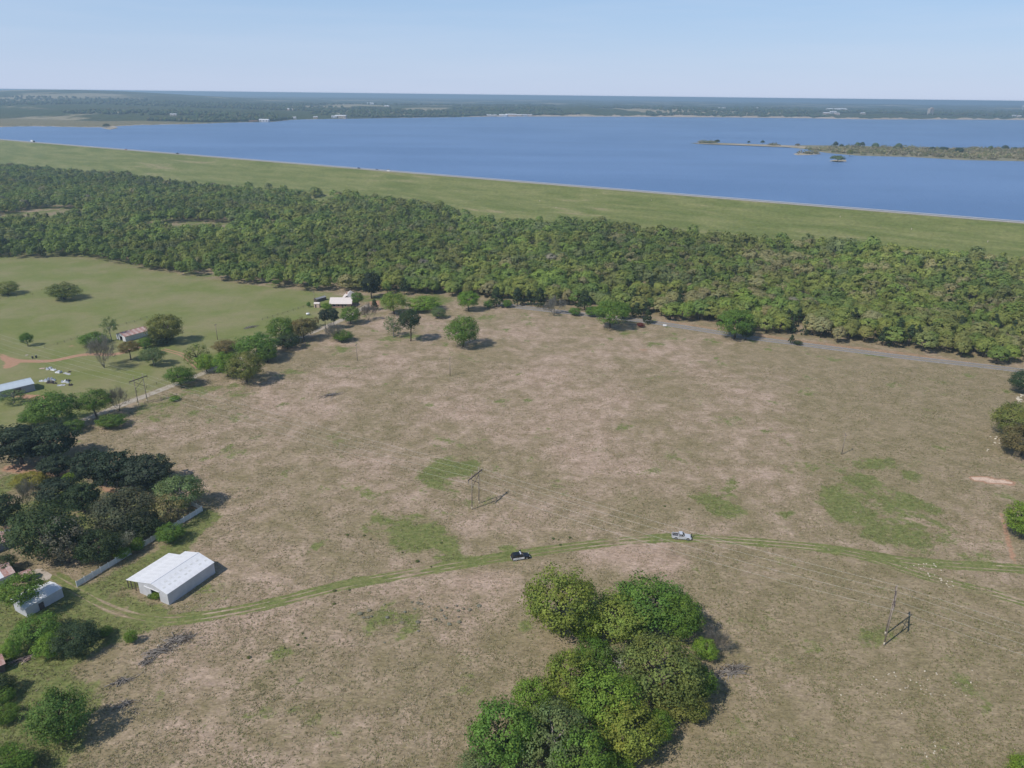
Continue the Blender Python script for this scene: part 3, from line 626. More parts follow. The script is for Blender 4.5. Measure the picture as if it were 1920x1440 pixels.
tr(311,362,684,724,'oak','green','oak_tree','green tree alone on the near verge of the gravel road',.05,g_)
tr(480,520,640,680,'bush','green','shrub','shaded green scrub between two oaks of the gravel road row',.0,g_)
tr(515,560,622,655,'bush','dark','shrub','dark scrub below the brownish oak of the gravel road',.0,g_)
tr(318,336,742,752,'bush','bright','shrub','small bright bush on the field below the gravel road',.0,g_)
g_ = 'trees in the left pasture'
tr(271,344,584,644,'oak','olive','oak_tree','big olive oak right of the rusty-roofed barn',.02,g_)
tr(187,221,591,630,'thin','greyg','elm_tree','pale thin tree with a forked trunk behind the rusty-roofed barn',.2,g_)
tr(37,62,621,648,'oak','green','oak_tree','small lone round tree in the left pasture',.05,g_)
tr(144,202,621,648,'bush','green','shrub','wide green bush left of the rusty-roofed barn',.0,g_)
tr(157,222,630,692,'bare','bare','elm_tree','large grey leafless tree in front of the rusty-roofed barn',.0,g_)
tr(219,263,637,666,'oak','rust','oak_tree','orange-brown tree with a dark trunk in front of the rusty-roofed barn',.3,g_)
tr(256,286,631,654,'bush','green','shrub','green bush under the big olive oak by the barn',.0,g_)
tr(260,312,648,684,'oak','greyg','elm_tree','grey-green tree right of the orange-brown tree',.1,g_)
tr(82,153,527,563,'bush','olive','shrub','wide rounded olive thicket alone in the upper left pasture',.0,g_)
tr(-12,36,526,553,'bush','olive','shrub','rounded thicket at the left edge of the upper pasture',.0,g_)
tr(270,330,620,646,'bush','dark','shrub','shaded undergrowth at the foot of the big olive oak',.0,g_)
g_ = 'trees beside the left farmyard road'
tr(0,46,726,758,'thin','greyg','shrub','grey-green shrub in front of the long pale-roofed shed',.0,g_)
tr(57,142,728,800,'oak','green','oak_tree','large green tree right below the long pale-roofed shed',.03,g_)
tr(38,86,760,797,'oak','green','oak_tree','low green tree at the left of the large green tree',.0,g_)
tr(144,206,726,776,'oak','green','elm_tree','flat-topped green tree with dark limbs beside the gravel road',.2,g_)
tr(198,241,724,772,'bare','bare','elm_tree','grey leafless tree at the end of the gravel road trees',.0,g_)
tr(183,236,773,804,'bush','green','shrub','shaded green bush below the grey leafless tree by the gravel road',.0,g_)
tr(118,156,784,812,'bush','green','shrub','green scrub under the flat-topped tree',.0,g_)
g_ = 'dark evergreens of the left homestead'
tr(-20,80,786,868,'pine','pine','pine_tree','huge black-green pine at the left edge',.1,g_)
tr(52,136,786,860,'pine','pine','pine_tree','huge black-green pine right of the one at the left edge',.1,g_)
tr(78,130,850,892,'pine','pine','pine_tree','small dark pine in front of the huge pines',.1,g_)
tr(137,202,836,906,'pine','pine','pine_tree','leftmost pine of the dark group above the fence',.04,g_)
tr(178,256,836,914,'pine','pine','pine_tree','middle pine of the dark group above the fence',.04,g_)
tr(236,316,846,918,'pine','pine','pine_tree','rightmost pine of the dark group above the fence',.04,g_)
tr(294,376,886,958,'oak','greyg','oak_tree','light olive tree at the corner of the white fence',.05,g_)
tr(282,342,920,986,'thin','tan','oak_tree','pale budding tree inside the corner of the white fence',.05,g_)
tr(22,142,938,1052,'oak','dark','magnolia_tree','broad glossy dark magnolia right of the small well house',.0,g_)
tr(80,158,958,1062,'thin',(.15,.14,.095),'elm_tree','grey-brown half bare tree in front of the dark magnolia',.05,g_)
tr(128,182,902,962,'pine','dark','cedar_tree','dark rounded evergreen in the middle of the homestead',.0,g_)
tr(72,138,892,948,'pine','pine','cedar_tree','dark evergreen left of the bright young tree',.0,g_)
tr(174,282,912,1004,'oak',(.085,.10,.06),'oak_tree','dark grey-green tree behind the dead white tree',.0,g_)
tr(148,220,988,1058,'bush','dark','cedar_tree','dark dense evergreen just behind the white fence',.0,g_)
tr(225,300,950,1010,'bush','dark','cedar_tree','shaded evergreen between the fence and the grey-green tree',.0,g_)
tr(244,272,973,1018,'bush','green','shrub','narrow green sapling behind the white fence',.0,g_)
tr(296,342,978,1018,'bush','green','shrub','green bush growing over the white fence',.0,g_)
tr(208,247,994,1034,'bare','white','dead_tree','small dead white tree behind the white fence',.0,g_)
tr(141,162,1018,1058,'bush','bright','shrub','bright green sapling at the left of the dense evergreen',.0,g_)
tr(246,270,1007,1034,'bush','green','shrub','green bush over the middle of the white fence',.0,g_)
tr(215,244,1024,1048,'bush','bright','shrub','bright weedy bush at the foot of the dead tree',.0,g_)
tr(-25,32,915,994,'pine','dark','magnolia_tree','dark magnolia cut by the left edge above the well house',.0,g_)
tr(-20,27,1038,1078,'bush','dark','shrub','dark bush at the left edge above the rusty house roof',.0,g_)
tr(101,127,921,952,'bush','bright','shrub','bright young tree among the dark evergreens',.0,g_)
tr(24,66,896,954,'bare','bare','elm_tree','bare grey tree above the dark magnolia at the left',.0,g_)
tr(28,82,884,912,'bush','yellow','shrub','yellow-green bush below the huge pines',.0,g_)
tr(118,142,884,902,'bush','bright','shrub','bright patch of young growth under the dark pines',.0,g_)
g_ = 'trees of the lower left yard'
tr(-8,78,1072,1140,'oak','green','pecan_tree','spreading green tree over the rusty house roof',.3,g_)
tr(22,118,1146,1212,'bush','green','shrub','wide green thicket in front of the small white shed',.0,g_)
tr(92,188,1160,1232,'oak','dark','hackberry_tree','dark green tree below the small white shed',.0,g_)
tr(60,120,1185,1235,'bush','bright','shrub','lighter thicket at the left foot of the dark yard tree',.0,g_)
tr(186,212,1172,1194,'bush','green','shrub','low bush right of the dark yard tree',.0,g_)
tr(231,258,1179,1208,'bush','bright','shrub','small lone green bush near the track bend',.0,g_)
tr(48,166,1284,1402,'bush',(.115,.185,.045),'hackberry_tree','big round green bush-like tree in the lower left corner',.0,g_)
tr(-20,30,1258,1305,'bush','dark','shrub','dark bush at the left edge below the red roof',.0,g_)
tr(-18,28,1284,1322,'bush','green','shrub','green bush at the left edge beside the round tree',.0,g_)
tr(-18,36,1318,1358,'bush','green','shrub','lower green bush at the left edge beside the round tree',.0,g_)
tr(0,42,1194,1238,'bush','bright','shrub','light green bush above the red roof at the left edge',.0,g_)
tr(-70,60,1400,1490,'oak','green','oak_tree','tree at the bottom left corner mostly out of the picture',.0,g_)
tr(282,306,1106,1124,'bush','bright','shrub','weedy bush growing at the barn door',.0,g_)
tr(276,288,1112,1124,'bush','green','shrub','small weeds left of the barn door',.0,g_)
for n_, (x0,x1,yt,yb,kind,colr,name,label,clear,grp) in enumerate(T_):
    P, R, Ht = from_box(x0, x1, yt, yb, clear)
    if grp == 'trees along the gravel road': R *= 1.2
    if grp == 'trees beside the left farmyard road': R *= 1.12
    if grp == 'trees of the grove in the foreground': R *= 1.14
    if grp == 'dark evergreens of the left homestead': R *= 1.22
    tag(plant(name, P, R, Ht, kind, colr, clear, seed=n_, trunk=(kind != 'bare')), label, 'shrub' if name == 'shrub' else 'tree', grp)

# ------------------------------------------------------------------ the wood between field and dam
EDGE = np.array([(-900,500),(0,486),(150,481),(250,502),(420,529),(600,549),(650,545),(700,550),(760,556),(850,556),(900,562),(950,563),(1040,571),(1110,583),(1200,594),(1240,598),(1345,612),(1500,634),(1600,646),(1760,665),(1860,682),(1920,690),(2400,756),(3200,860)], float)
CLEARING = [(95,404,70,13),(15,412,45,10),(365,428,110,11),(255,331,16,6),(905,399,38,8),(520,424,45,7),(600,383,30,5)]
cand = []
sp = 8.4
for iy, yy in enumerate(np.arange(330, 1500, sp*.87)):
    xs = np.arange(-900, 640, sp) + (iy % 2)*sp/2; cand.append(np.column_stack([xs, np.full(len(xs), yy)]))
cand = np.vstack(cand) + RNG.normal(0, 1.5, (sum(len(c) for c in cand), 2))
nn_ = cand @ DN; px_, py_ = proj(cand[:,0], cand[:,1], np.zeros(len(cand)))
DAMN, DAMZ = np.array([q[0] for q in prof]) + DS, np.array([q[1] for q in prof])
def slope_z(x, y): return np.maximum(0, np.interp(np.asarray(x)*DN[0] + np.asarray(y)*DN[1], DAMN, DAMZ) * (np.asarray(x)*DN[0] + np.asarray(y)*DN[1] > 592 + DS))
TOPL = np.array([(-400,285),(0,305),(250,322),(320,336),(500,345),(640,352),(800,372),(868,384),(892,401),(960,398),(1040,400),(1150,408),(1280,418),(1400,432),(1500,435),(1600,440),(1700,452),(1850,462),(1920,465),(2300,500)], float)
tpx, tpy = proj(cand[:,0], cand[:,1], slope_z(cand[:,0], cand[:,1]) + 11.0)
ok = (nn_ < 672) & (tpy > np.interp(tpx, TOPL[:,0], TOPL[:,1]) + RNG.normal(0, 1.5, len(cand))) & (py_ < np.interp(px_, EDGE[:,0], EDGE[:,1])) & (px_ > -260) & (px_ < 2180)
for cx, cy, rx, ry in CLEARING: ok &= ((px_-cx)/rx)**2 + ((py_-cy)/ry)**2 > 1
ok &= (vnoise(cand[:,0], cand[:,1], 18, 21) > .14)
dr = seg_dist(cand[:,0], cand[:,1], [tuple(q) for q in roadl[::4]]); ok &= dr > 6.5
dg = seg_dist(cand[:,0], cand[:,1], [tuple(q) for q in grav[::4]]); ok &= dg > 4
cand = cand[ok]; order = np.argsort(np.hypot(cand[:,0], cand[:,1]) + np.where(np.abs(proj(cand[:,0],cand[:,1],np.zeros(len(cand)))[0]-960) > 965, 1e5, 0)); cand = cand[order]
PAL = [('green', .40), ('oak', .22), ('bright', .10), ('dark', .07), ('olive', .08), ('tan', .05), ('greyg', .05), ('bare', .015)]
LOWF = {'oak': [crown_mesh('crown', 70+i, 95, 24, .068, 'oak', hue=.03, dome=1) for i in range(5)], 'cedar': [crown_mesh('crown', 80+i, 50, 18, .075, 'cedar', hue=.03) for i in range(3)]}
CR['low'] = LOWF['oak']; CR['lowcedar'] = LOWF['cedar']
def pick(x, y):
    big = vnoise(np.array([x]), np.array([y]), 48, 35)[0]
    if random.random() < .55: return ['green', 'greyg', 'green', 'oak', 'olive', 'tan' if x > 40 else 'green', 'bright', 'oak'][min(7, int(big*8.8))]
    c = vnoise(np.array([x]), np.array([y]), 75, 31)[0]; c2 = vnoise(np.array([x]), np.array([y]), 60, 33)[0]; u = random.random()
    if c > .68 and u < .5: return 'dark'
    if x > 60 and u < .6: return random.choice(['oak', 'oak', 'olive', 'tan', 'tan', 'bright'])
    if c2 > .7 and u < .5: return 'tan' if x > 0 else 'greyg'
    u = random.random(); a = 0
    for k, wt in PAL:
        a += wt
        if u < a: return k
    return 'green'
WORD = {'green': 'fresh green', 'oak': 'yellow-green', 'bright': 'bright light green', 'dark': 'dark evergreen', 'olive': 'brownish olive', 'tan': 'tan budding', 'greyg': 'pale grey-green', 'bare': 'grey leafless'}
def wood_col(c):
    a = np.array(COLS[c]); return tuple(a*.88 + np.array((.215, .20, .09))*.40)
nind = 295
PLACES = [(150,'at the left edge above the upper pasture'),(300,'above the rounded olive thicket of the pasture'),(450,'above the middle of the left pasture'),(590,'left of the farmhouse'),(720,'behind the farmhouse'),(840,'right of the farmhouse'),(960,'behind the bright round tree'),(1100,'behind the grey leafless shrub'),(1230,'behind the spreading green tree'),(1340,'behind the left end of the road'),(1430,'behind the big roadside tree'),(1540,'behind the tiny roadside cedar'),(1660,'behind the middle of the road'),(1780,'behind the right part of the road'),(1870,'near the right end of the road'),(9999,'at the right edge of the picture')]
ORD = ['leftmost', 'second', 'third', 'fourth', 'fifth', 'sixth', 'seventh', 'eighth', 'ninth', 'tenth', 'eleventh', 'twelfth']
ORD += ['%dth' % k for k in range(13, 60)]
made = {}
for n_, (x, y) in enumerate(cand[:nind]):
    c = pick(x, y); R = random.uniform(3.6, 7.0); Ht = 5.0 + R*random.uniform(.8, 1.25); ced = c == 'dark'
    if ced: R *= .72
    ppx, ppy = (float(v[0]) for v in proj(np.array([x]), np.array([y]), np.array([0.])))
    up = np.interp(ppx, EDGE[:,0], EDGE[:,1]) - ppy; row = 'front row' if up < 9 else ('second row' if up < 19 else 'deeper rows')
    where = next(t for lim, t in PLACES if ppx < lim)
    o = plant('cedar_tree' if ced else 'oak_tree', (x, y, 0), R, Ht, 'lowcedar' if ced else 'low', c if ced else wood_col(c), .0 if ced else .02, seed=n_)
    made.setdefault((f'{WORD[c]} {"cedar" if ced else "tree"}', row, where), []).append((ppx, o))
for (a, row, where), L_ in made.items():
    L_.sort(key=lambda q: q[0])
    for k, (_, o) in enumerate(L_):
        pre = '' if len(L_) == 1 else (ORD[k] + (' ' if k == 0 else ' from left, '))
        tag(o, f'{pre}{a}, {row}, {where}', 'tree', 'trees in the front of the wood')
def merge_trees(name, pts, lib, z0=None, fn=None):
    VV, FF, CC = [], [], []; off = 0
    for n_, (x, y) in enumerate(pts):
        R, Ht, kind, col, zb = fn(x, y); V, Fc, c = lib[kind][n_ % len(lib[kind])]; a = random.uniform(0, 6.28); ca, sa = math.cos(a), math.sin(a)
        Q = np.empty_like(V); Q[:,0] = (V[:,0]*ca - V[:,1]*sa)*R + x; Q[:,1] = (V[:,0]*sa + V[:,1]*ca)*R + y; Q[:,2] = V[:,2]*Ht + zb
        j = random.uniform(.8, 1.15) * (.72 + .5*float(vnoise(np.array([x]), np.array([y]), 110, 36)[0])) * (.86 if x < -60 else 1.0); cc = c.copy(); cc[:,:3] *= np.array(col)*j
        VV.append(Q); FF.append(Fc+off); CC.append(cc); off += len(V)
    o = link(name, npmesh(name, np.vstack(VV), np.vstack(FF), LEAF, {'col': np.vstack(CC)})); return o
LIB = {'fine': [crown_mesh('x', 300+i, 60, 11, .105, 'oak', True, True, .03, 1) for i in range(6)], 'oak': [crown_mesh('x', 90+i, 50, 6, .145, 'oak', True, True, .03, 1) for i in range(6)], 'cedar': [crown_mesh('x', 97+i, 30, 8, .13, 'cedar', True, True, .02) for i in range(3)]}
def woodfn(x, y):
    c = pick(x, y); R = random.uniform(3.4, 7.2); Ht = 5.5 + R*random.uniform(.8, 1.25)
    return (R*.75 if c == 'dark' else R, Ht, 'cedar' if c == 'dark' else ('fine' if math.hypot(x, y) < 640 else 'oak'), wood_col(c), float(slope_z(x, y)) - .2)
rest = cand[nind:]
wood = merge_trees('woodland', rest, LIB, fn=woodfn); struct(wood, 'stuff'); tag(wood, 'dense mixed green woodland filling the ground up to the dam', 'woodland')
print('forest trees', len(cand), 'stuff tris', len(wood.data.polygons))

# ------------------------------------------------------------------ buildings
def frame_of(a, b):
    """origin and rotation of a footprint whose long side runs from pixel a to pixel b on the ground"""
    A, B = pix(*a), pix(*b); d = B - A; return A, math.atan2(d[1], d[0]), float(np.hypot(d[0], d[1]))
def roof_slope(root, x0, x1, ya, za, yb, zb, n, mats, th=.06, name='roof_panel', parent=None):
    """n metal sheets side by side between x0..x1, sloping from (ya,za) to (yb,zb)"""
    wd = (x1-x0)/n; L = math.hypot(yb-ya, zb-za); nx = (-(zb-za)/L, (yb-ya)/L)
    if nx[1] < 0: nx = (-nx[0], -nx[1])
    me = {}
    for i in range(n):
        m = mats[i % len(mats)]
        if id(m) not in me:
            mb = MB(); g = wd*.004
            mb.add([(g, ya, za), (wd-g, ya, za), (wd-g, yb, zb), (g, yb, zb)] + [(x, y + nx[0]*th, z + nx[1]*th) for x, y, z in ((g, ya, za), (wd-g, ya, za), (wd-g, yb, zb), (g, yb, zb))],
                   [(0,1,2,3),(7,6,5,4),(0,4,5,1),(1,5,6,2),(2,6,7,3),(3,7,4,0)])
            mb.add([(-g*.5, ya+nx[0]*(th+.002), za+nx[1]*(th+.002)), (.05, ya+nx[0]*(th+.025), za+nx[1]*(th+.025)), (.05, yb+nx[0]*(th+.025), zb+nx[1]*(th+.025)), (-g*.5, yb+nx[0]*(th+.002), zb+nx[1]*(th+.002)), (.1, ya+nx[0]*(th+.002), za+nx[1]*(th+.002)), (.1, yb+nx[0]*(th+.002), zb+nx[1]*(th+.002))], [(0,1,2,3),(1,4,5,2)])
            me[id(m)] = mb.mesh(name, m)
        o = link(name, me[id(m)], parent or root); o.location = (x0 + i*wd, 0, 0)
def gable(name, label, cat, A, rz, L, Wd, eave, ridge, roofs, wallm, nsheet=8, over=.3, door=None, windows=(), ridge_at=.5, opening=None):
    """gabled building: local x along L, local y across Wd (to the left of x)"""
    root = empty(name, (A[0], A[1], 0), rz); tag(root, label, cat); yr = Wd*ridge_at
    mb = MB(); t = .12
    mb.box(0, L, 0, t, -.1, eave); mb.box(0, L, Wd-t, Wd, -.1, eave)
    for xa, xb in ((0, t), (L-t, L)):
        op = opening if (opening and xa == 0) else None
        if op:
            for a, b, z0, z1 in ((t, op[0], -.1, eave), (op[1], Wd-t, -.1, eave), (op[0], op[1], op[2], eave)): mb.box(xa, xb, a, b, z0, z1)
        else: mb.box(xa, xb, t, Wd-t, -.1, eave)
        mb.add([(xa, 0, eave), (xa, Wd, eave), (xa, yr, ridge), (xb, 0, eave), (xb, Wd, eave), (xb, yr, ridge)], [(0,2,1), (3,4,5), (0,3,5,2), (1,2,5,4)])
    mb.build('wall', wallm, root)
    sl = (ridge-eave)/yr; sl2 = (ridge-eave)/(Wd-yr)
    roof_slope(root, -over, L+over, -over, eave - sl*over + .03, yr, ridge + .03, nsheet, roofs)
    roof_slope(root, -over, L+over, Wd+over, eave - sl2*over + .03, yr, ridge + .03, nsheet, roofs[::-1])
    MB().tube([(-over, yr, ridge+.1), (L+over, yr, ridge+.1)], .09, 6).build('ridge_cap', roofs[0], root)
    for side, p0, p1, z0, z1 in windows:
        f = MB()
        if side == 'front': f.box(p0, p1, -.05, -.01, z0, z1); f2 = MB().box(p0+.1, p1-.1, -.07, -.03, z0+.1, z1-.1)
        elif side == 'end': f.box(-.05, -.01, p0, p1, z0, z1); f2 = MB().box(-.07, -.03, p0+.1, p1-.1, z0+.1, z1-.1)
        o = f.build('window', WALLW, root); f2.build('pane', GLASS, o)
    if door:
        side, p0, p1, z1 = door; f = MB()
        f.box(p0, p1, -.06, -.01, 0, z1) if side == 'front' else f.box(-.06, -.01, p0, p1, 0, z1)
        d = f.build('door', DARKWOOD, root); h = MB()
        h.box(p1-.2, p1-.1, -.12, -.06, 1, 1.1) if side == 'front' else h.box(-.12, -.06, p1-.2, p1-.1, 1, 1.1); h.build('handle', RIM, d)
    return root
# big white barn: x along its length, y to the left (towards the lean-to)
A, rz, L = frame_of((317.6,1134.8), (404,1074.5))
C2 = pix(261.4, 1112.6); Wd = float(np.hypot(*(C2-A)[:2]))
barn = gable('barn', 'large white metal barn with an open doorway and a lean-to', 'barn', A, rz, L, Wd, 3.4, 4.7, [ROOFW], WALLW, 9, .15, opening=(3.1, 5.9, 2.9))
ll = 4.6
roof_slope(barn, -.1, L-1.6, Wd+ll, 2.5, Wd-.05, 3.42, 8, [ROOFW], name='lean_to_roof_panel')
for x in np.linspace(.1, L-1.8, 6): MB().box(x-.09, x+.09, Wd+ll-.3, Wd+ll-.12, -.1, 2.5).build('lean_to_post', DARKWOOD, barn)
MB().box(.1, L-1.9, Wd+ll-.35, Wd+ll-.2, 2.3, 2.48).build('lean_to_beam', DARKWOOD, barn)
for y in (Wd+1.6, Wd+3.1): MB().box(.05, .2, y-.08, y+.08, -.1, 2.7).build('lean_to_post', DARKWOOD, barn)
d = MB().box(-.16, -.04, 5.95, 8.2, .05, 2.95).build('sliding_door', WALLW, barn); MB().box(-.2, -.16, 6.2, 6.3, 1, 1.5).build('handle', DARKWOOD, d)
MB().box(-.2, -.05, 2.9, 8.4, 2.98, 3.1).build('door_rail', ROOFW, barn)
STAIN = plain('grey_roof_patch', (.73, .73, .72), .6, scale=1.5, var=.2)
for i in range(9):
    for r_ in (0, 1):
        if random.random() < .75:
            x = .6 + i*1.6 + random.uniform(-.2, .2); u = .32 + .3*r_ + random.uniform(-.04, .04); y = Wd*.5*u; z = 3.4 + 1.3*u + .105
            dy, dz = .55*math.cos(.237), .55*math.sin(.237)
            mb = MB(); mb.add([(x, y, z), (x+.8, y, z), (x+.8, y+dy, z+dz), (x, y+dy, z+dz), (x, y, z-.03), (x+.8, y, z-.03), (x+.8, y+dy, z+dz-.03), (x, y+dy, z+dz-.03)], [(0,1,2,3),(7,6,5,4),(0,4,5,1),(1,5,6,2),(2,6,7,3),(3,7,4,0)]); mb.build('roof_patch', STAIN, barn)
# small white shed
A, rz, L = frame_of((52,1158), (120,1119))
sh1 = gable('shed', 'small white flat-roofed shed half shaded by the spreading tree', 'shed', A, rz, L, 5.2, 2.7, 3.1, [ROOFW], WALLW, 6, .15, door=('front', 3.0, 4.2, 2.0), ridge_at=.55)
roof_slope(sh1, .5, L-1.6, 7.3, 2.3, 5.15, 2.62, 5, [ROOFW], name='lean_to_roof_panel')
for x in (.7, L/2, L-1.8): MB().box(x-.07, x+.07, 7.0, 7.14, -.1, 2.3).build('lean_to_post', DARKWOOD, sh1)
# long shed at the left
A, rz, L = frame_of((-70,765), (67,732))
gable('shed', 'long pale blue-roofed metal shed at the left edge', 'shed', A, rz, L, 8.5, 3.2, 4.6, [ROOFBLUE], plain('blue_grey_siding', (.30, .32, .38), .6, scale=.6), 12, .2, door=('front', L-8, L-5, 2.6))
# rusty barn
A, rz, L = frame_of((236,641), (280,629))
gable('barn', 'long low barn with a rusty red striped roof', 'barn', A, rz, L*1.05, 8.0, 2.9, 4.2, [RUST, RUSTPALE], plain('whitewashed_boards', (.62, .62, .64), .8, scale=1), 11, .4, opening=(2.6, 5.0, 2.3))
# farmhouse: main wing along the front, cross wing behind
A, rz, L = frame_of((620,577), (658,577))
hs = gable('house', 'brick farmhouse with a pinkish white metal roof at the wood edge', 'house', A, rz, L, 9.5, 2.8, 5.0, [ROOFPINK], BRICKW, 8, .8, door=('front', L*.55, L*.55+1, 2.1), windows=(('front', 1.5, 3.0, .9, 2.1), ('front', L-4, L-2.4, .9, 2.1), ('front', 4.2, 5.4, .9, 2.1)))
mb = MB(); mb.box(L*.45, L-.3, 9.45, 21, -.1, 2.8); mb.build('cross_wing_wall', BRICKW, hs)
for i in range(2):
    sgn = (-1, 1)[i]; xm = (L*.45 + L-.3)/2; hw = (L*.55-.3)/2 + .7; wdh = 13.0/5
    for k in range(5):
        y0 = 8.0 + k*wdh; y1 = y0 + wdh - .03
        mb = MB(); mb.add([(xm + sgn*hw, y0, 2.72), (xm + sgn*hw, y1, 2.72), (xm, y1, 5.2), (xm, y0, 5.2)] + [(xm + sgn*hw, y0, 2.82), (xm + sgn*hw, y1, 2.82), (xm, y1, 5.3), (xm, y0, 5.3)], [(0,1,2,3),(4,5,6,7),(0,1,5,4),(1,2,6,5),(2,3,7,6),(3,0,4,7)]); mb.build('roof_panel', ROOFPINK, hs)
MB().box(xm-1.6, xm-.9, 15, 15.7, 4, 6.0).build('chimney', BRICKW, hs)
A, rz, L = frame_of((589,577), (599,577))
gable('outbuilding', 'small pale pink outbuilding left of the farmhouse', 'shed', A, rz, L, 3.0, 2.4, 2.9, [ROOFPINK], SHEDPINK, 3, .15, door=('front', .6, 1.4, 1.9))
A, rz, L = frame_of((595,567), (612,562))
gable('shed', 'low grey shed behind the small pink outbuilding', 'shed', A, rz, L, 3.0, 1.9, 2.3, [plain('grey_tin', (.3,.3,.3), .6, scale=1)], DARKWOOD, 4, .2)
# homestead at the left edge
A, rz, L = frame_of((-45,1053), (19.5,1026))
gable('house', 'grey-walled house with a rusty roof at the left edge below the magnolia', 'house', A, rz, L, 6.5, 2.5, 3.6, [RUSTPALE, RUST], plain('blue_grey_boards', (.25, .28, .32), .8, scale=1), 6, .3, windows=(('front', L-3.2, L-2.2, .9, 1.9),))
A, rz, L = frame_of((-40,1118), (30,1088))
gable('house', 'house with patched white and rust roof under the spreading tree', 'house', A, rz, L, 7, 2.5, 3.7, [RUSTPALE, ROOFW, RUST], WALLW, 7, .3, door=('front', 4, 5, 2))
A, rz, L = frame_of((42,1094), (62,1087))
gable('shed', 'small rusty-roofed shed beside the concrete pad', 'shed', A, rz, L, 2.4, 2.0, 2.5, [RUST, RUSTPALE], DARKWOOD, 3, .15)
A, rz, L = frame_of((9,998.5), (24,995))
gable('well_house', 'tiny white well house with a brown lid under the dark magnolia', 'well house', A, rz, L, 1.6, 1.1, 1.5, [plain('brown_shingle', (.30, .2, .13), .8)], WHITEP, 2, .12, door=('front', .3, .8, .9))
A, rz, L = frame_of((-30,1276), (12,1258))
gable('shed', 'red-roofed shed peeking in at the left edge above dark bushes', 'shed', A, rz, L, 4, 2.1, 2.9, [RUST], DARKWOOD, 5, .25)

# ------------------------------------------------------------------ fences
def panel_fence(a, b, label, gaps=()):
    A, B = pix(*a), pix(*b); d = B-A; L = float(np.hypot(d[0], d[1])); rz = math.atan2(d[1], d[0]); n = max(1, round(L/2.35)); st = L/n
    root = empty('panel_fence', (A[0], A[1], 0), rz); tag(root, label, 'fence')
    post = MB().box(-.07, .07, -.07, .07, -.2, 1.9); post.add([(-.09,-.09,1.9),(.09,-.09,1.9),(.09,.09,1.9),(-.09,.09,1.9),(0,0,2.02)], [(0,1,4),(1,2,4),(2,3,4),(3,0,4)]); pm = post.mesh('post', WHITEP)
    pb = MB(); m = 14; wp = (st-.16)/m
    for k in range(m): pb.box(.08+k*wp, .08+(k+1)*wp-.012, -.012, .012, .08, 1.72)
    pb.box(.07, st-.07, .013, .05, .3, .42); pb.box(.07, st-.07, .013, .05, 1.35, 1.47); pm2 = pb.mesh('panel', plain('white_fence_panel', (.70, .71, .70), .6, scale=1, var=.12))
    for i in range(n+1): link('post', pm, root).location = (i*st, 0, 0)
    for i in range(n):
        if i/n in () or any(g0 <= i/n < g1 for g0, g1 in gaps): continue
        o = link('panel', pm2, root); o.location = (i*st, 0, 0); o.rotation_euler = (random.uniform(-.04, .04), 0, 0)
panel_fence((145,1101), (380,958.5), 'long white panel fence running behind the white barn', ((.36, .40),))
panel_fence((380,958.5), (360,948), 'short return of white panel fence at the light olive tree')
def wire_fence(pts, label, posth=1.2, step=3.5):
    P = smooth_line(W2(pts), 50) if len(pts) < 2 else np.array(W2(pts)); root = empty('wire_fence', (P[0][0], P[0][1], 0)); tag(root, label, 'fence')
    pm = MB().tube([(0,0,-.1), (0,0,posth)], [.09, .075], 6).mesh('post', DARKWOOD); Q = []
    for (a, b) in zip(P[:-1], P[1:]):
        n = max(1, int(np.hypot(*(b-a))/step))
        for k in range(n): Q.append(a + (b-a)*k/n)
    Q.append(P[-1])
    for q in Q: link('post', pm, root).location = (q[0]-P[0][0], q[1]-P[0][1], 0)
    for h in (.35, .7, 1.05):
        MB().tube([(q[0]-P[0][0], q[1]-P[0][1], h) for q in Q], .02, 4, cap=False).build('wire', DARKWOOD, root)
wire_fence([(492,600),(540,586),(578,573)], 'wire fence from the pasture to the pink outbuilding')
wire_fence([(238,744),(275,728),(312,714)], 'wire fence along the far verge of the gravel road')
wire_fence([(272,758),(302,750),(332,742)], 'wire fence on the field side below the gravel road')
wire_fence([(84,652),(108,646),(146,634)], 'dark pen fence left of the wide green bush')
wire_fence([(222,612),(252,604),(276,596)], 'fence climbing the pasture behind the rusty-roofed barn')
wire_fence([(0,561),(62,553)], 'fence along the thicket at the left edge of the pasture')

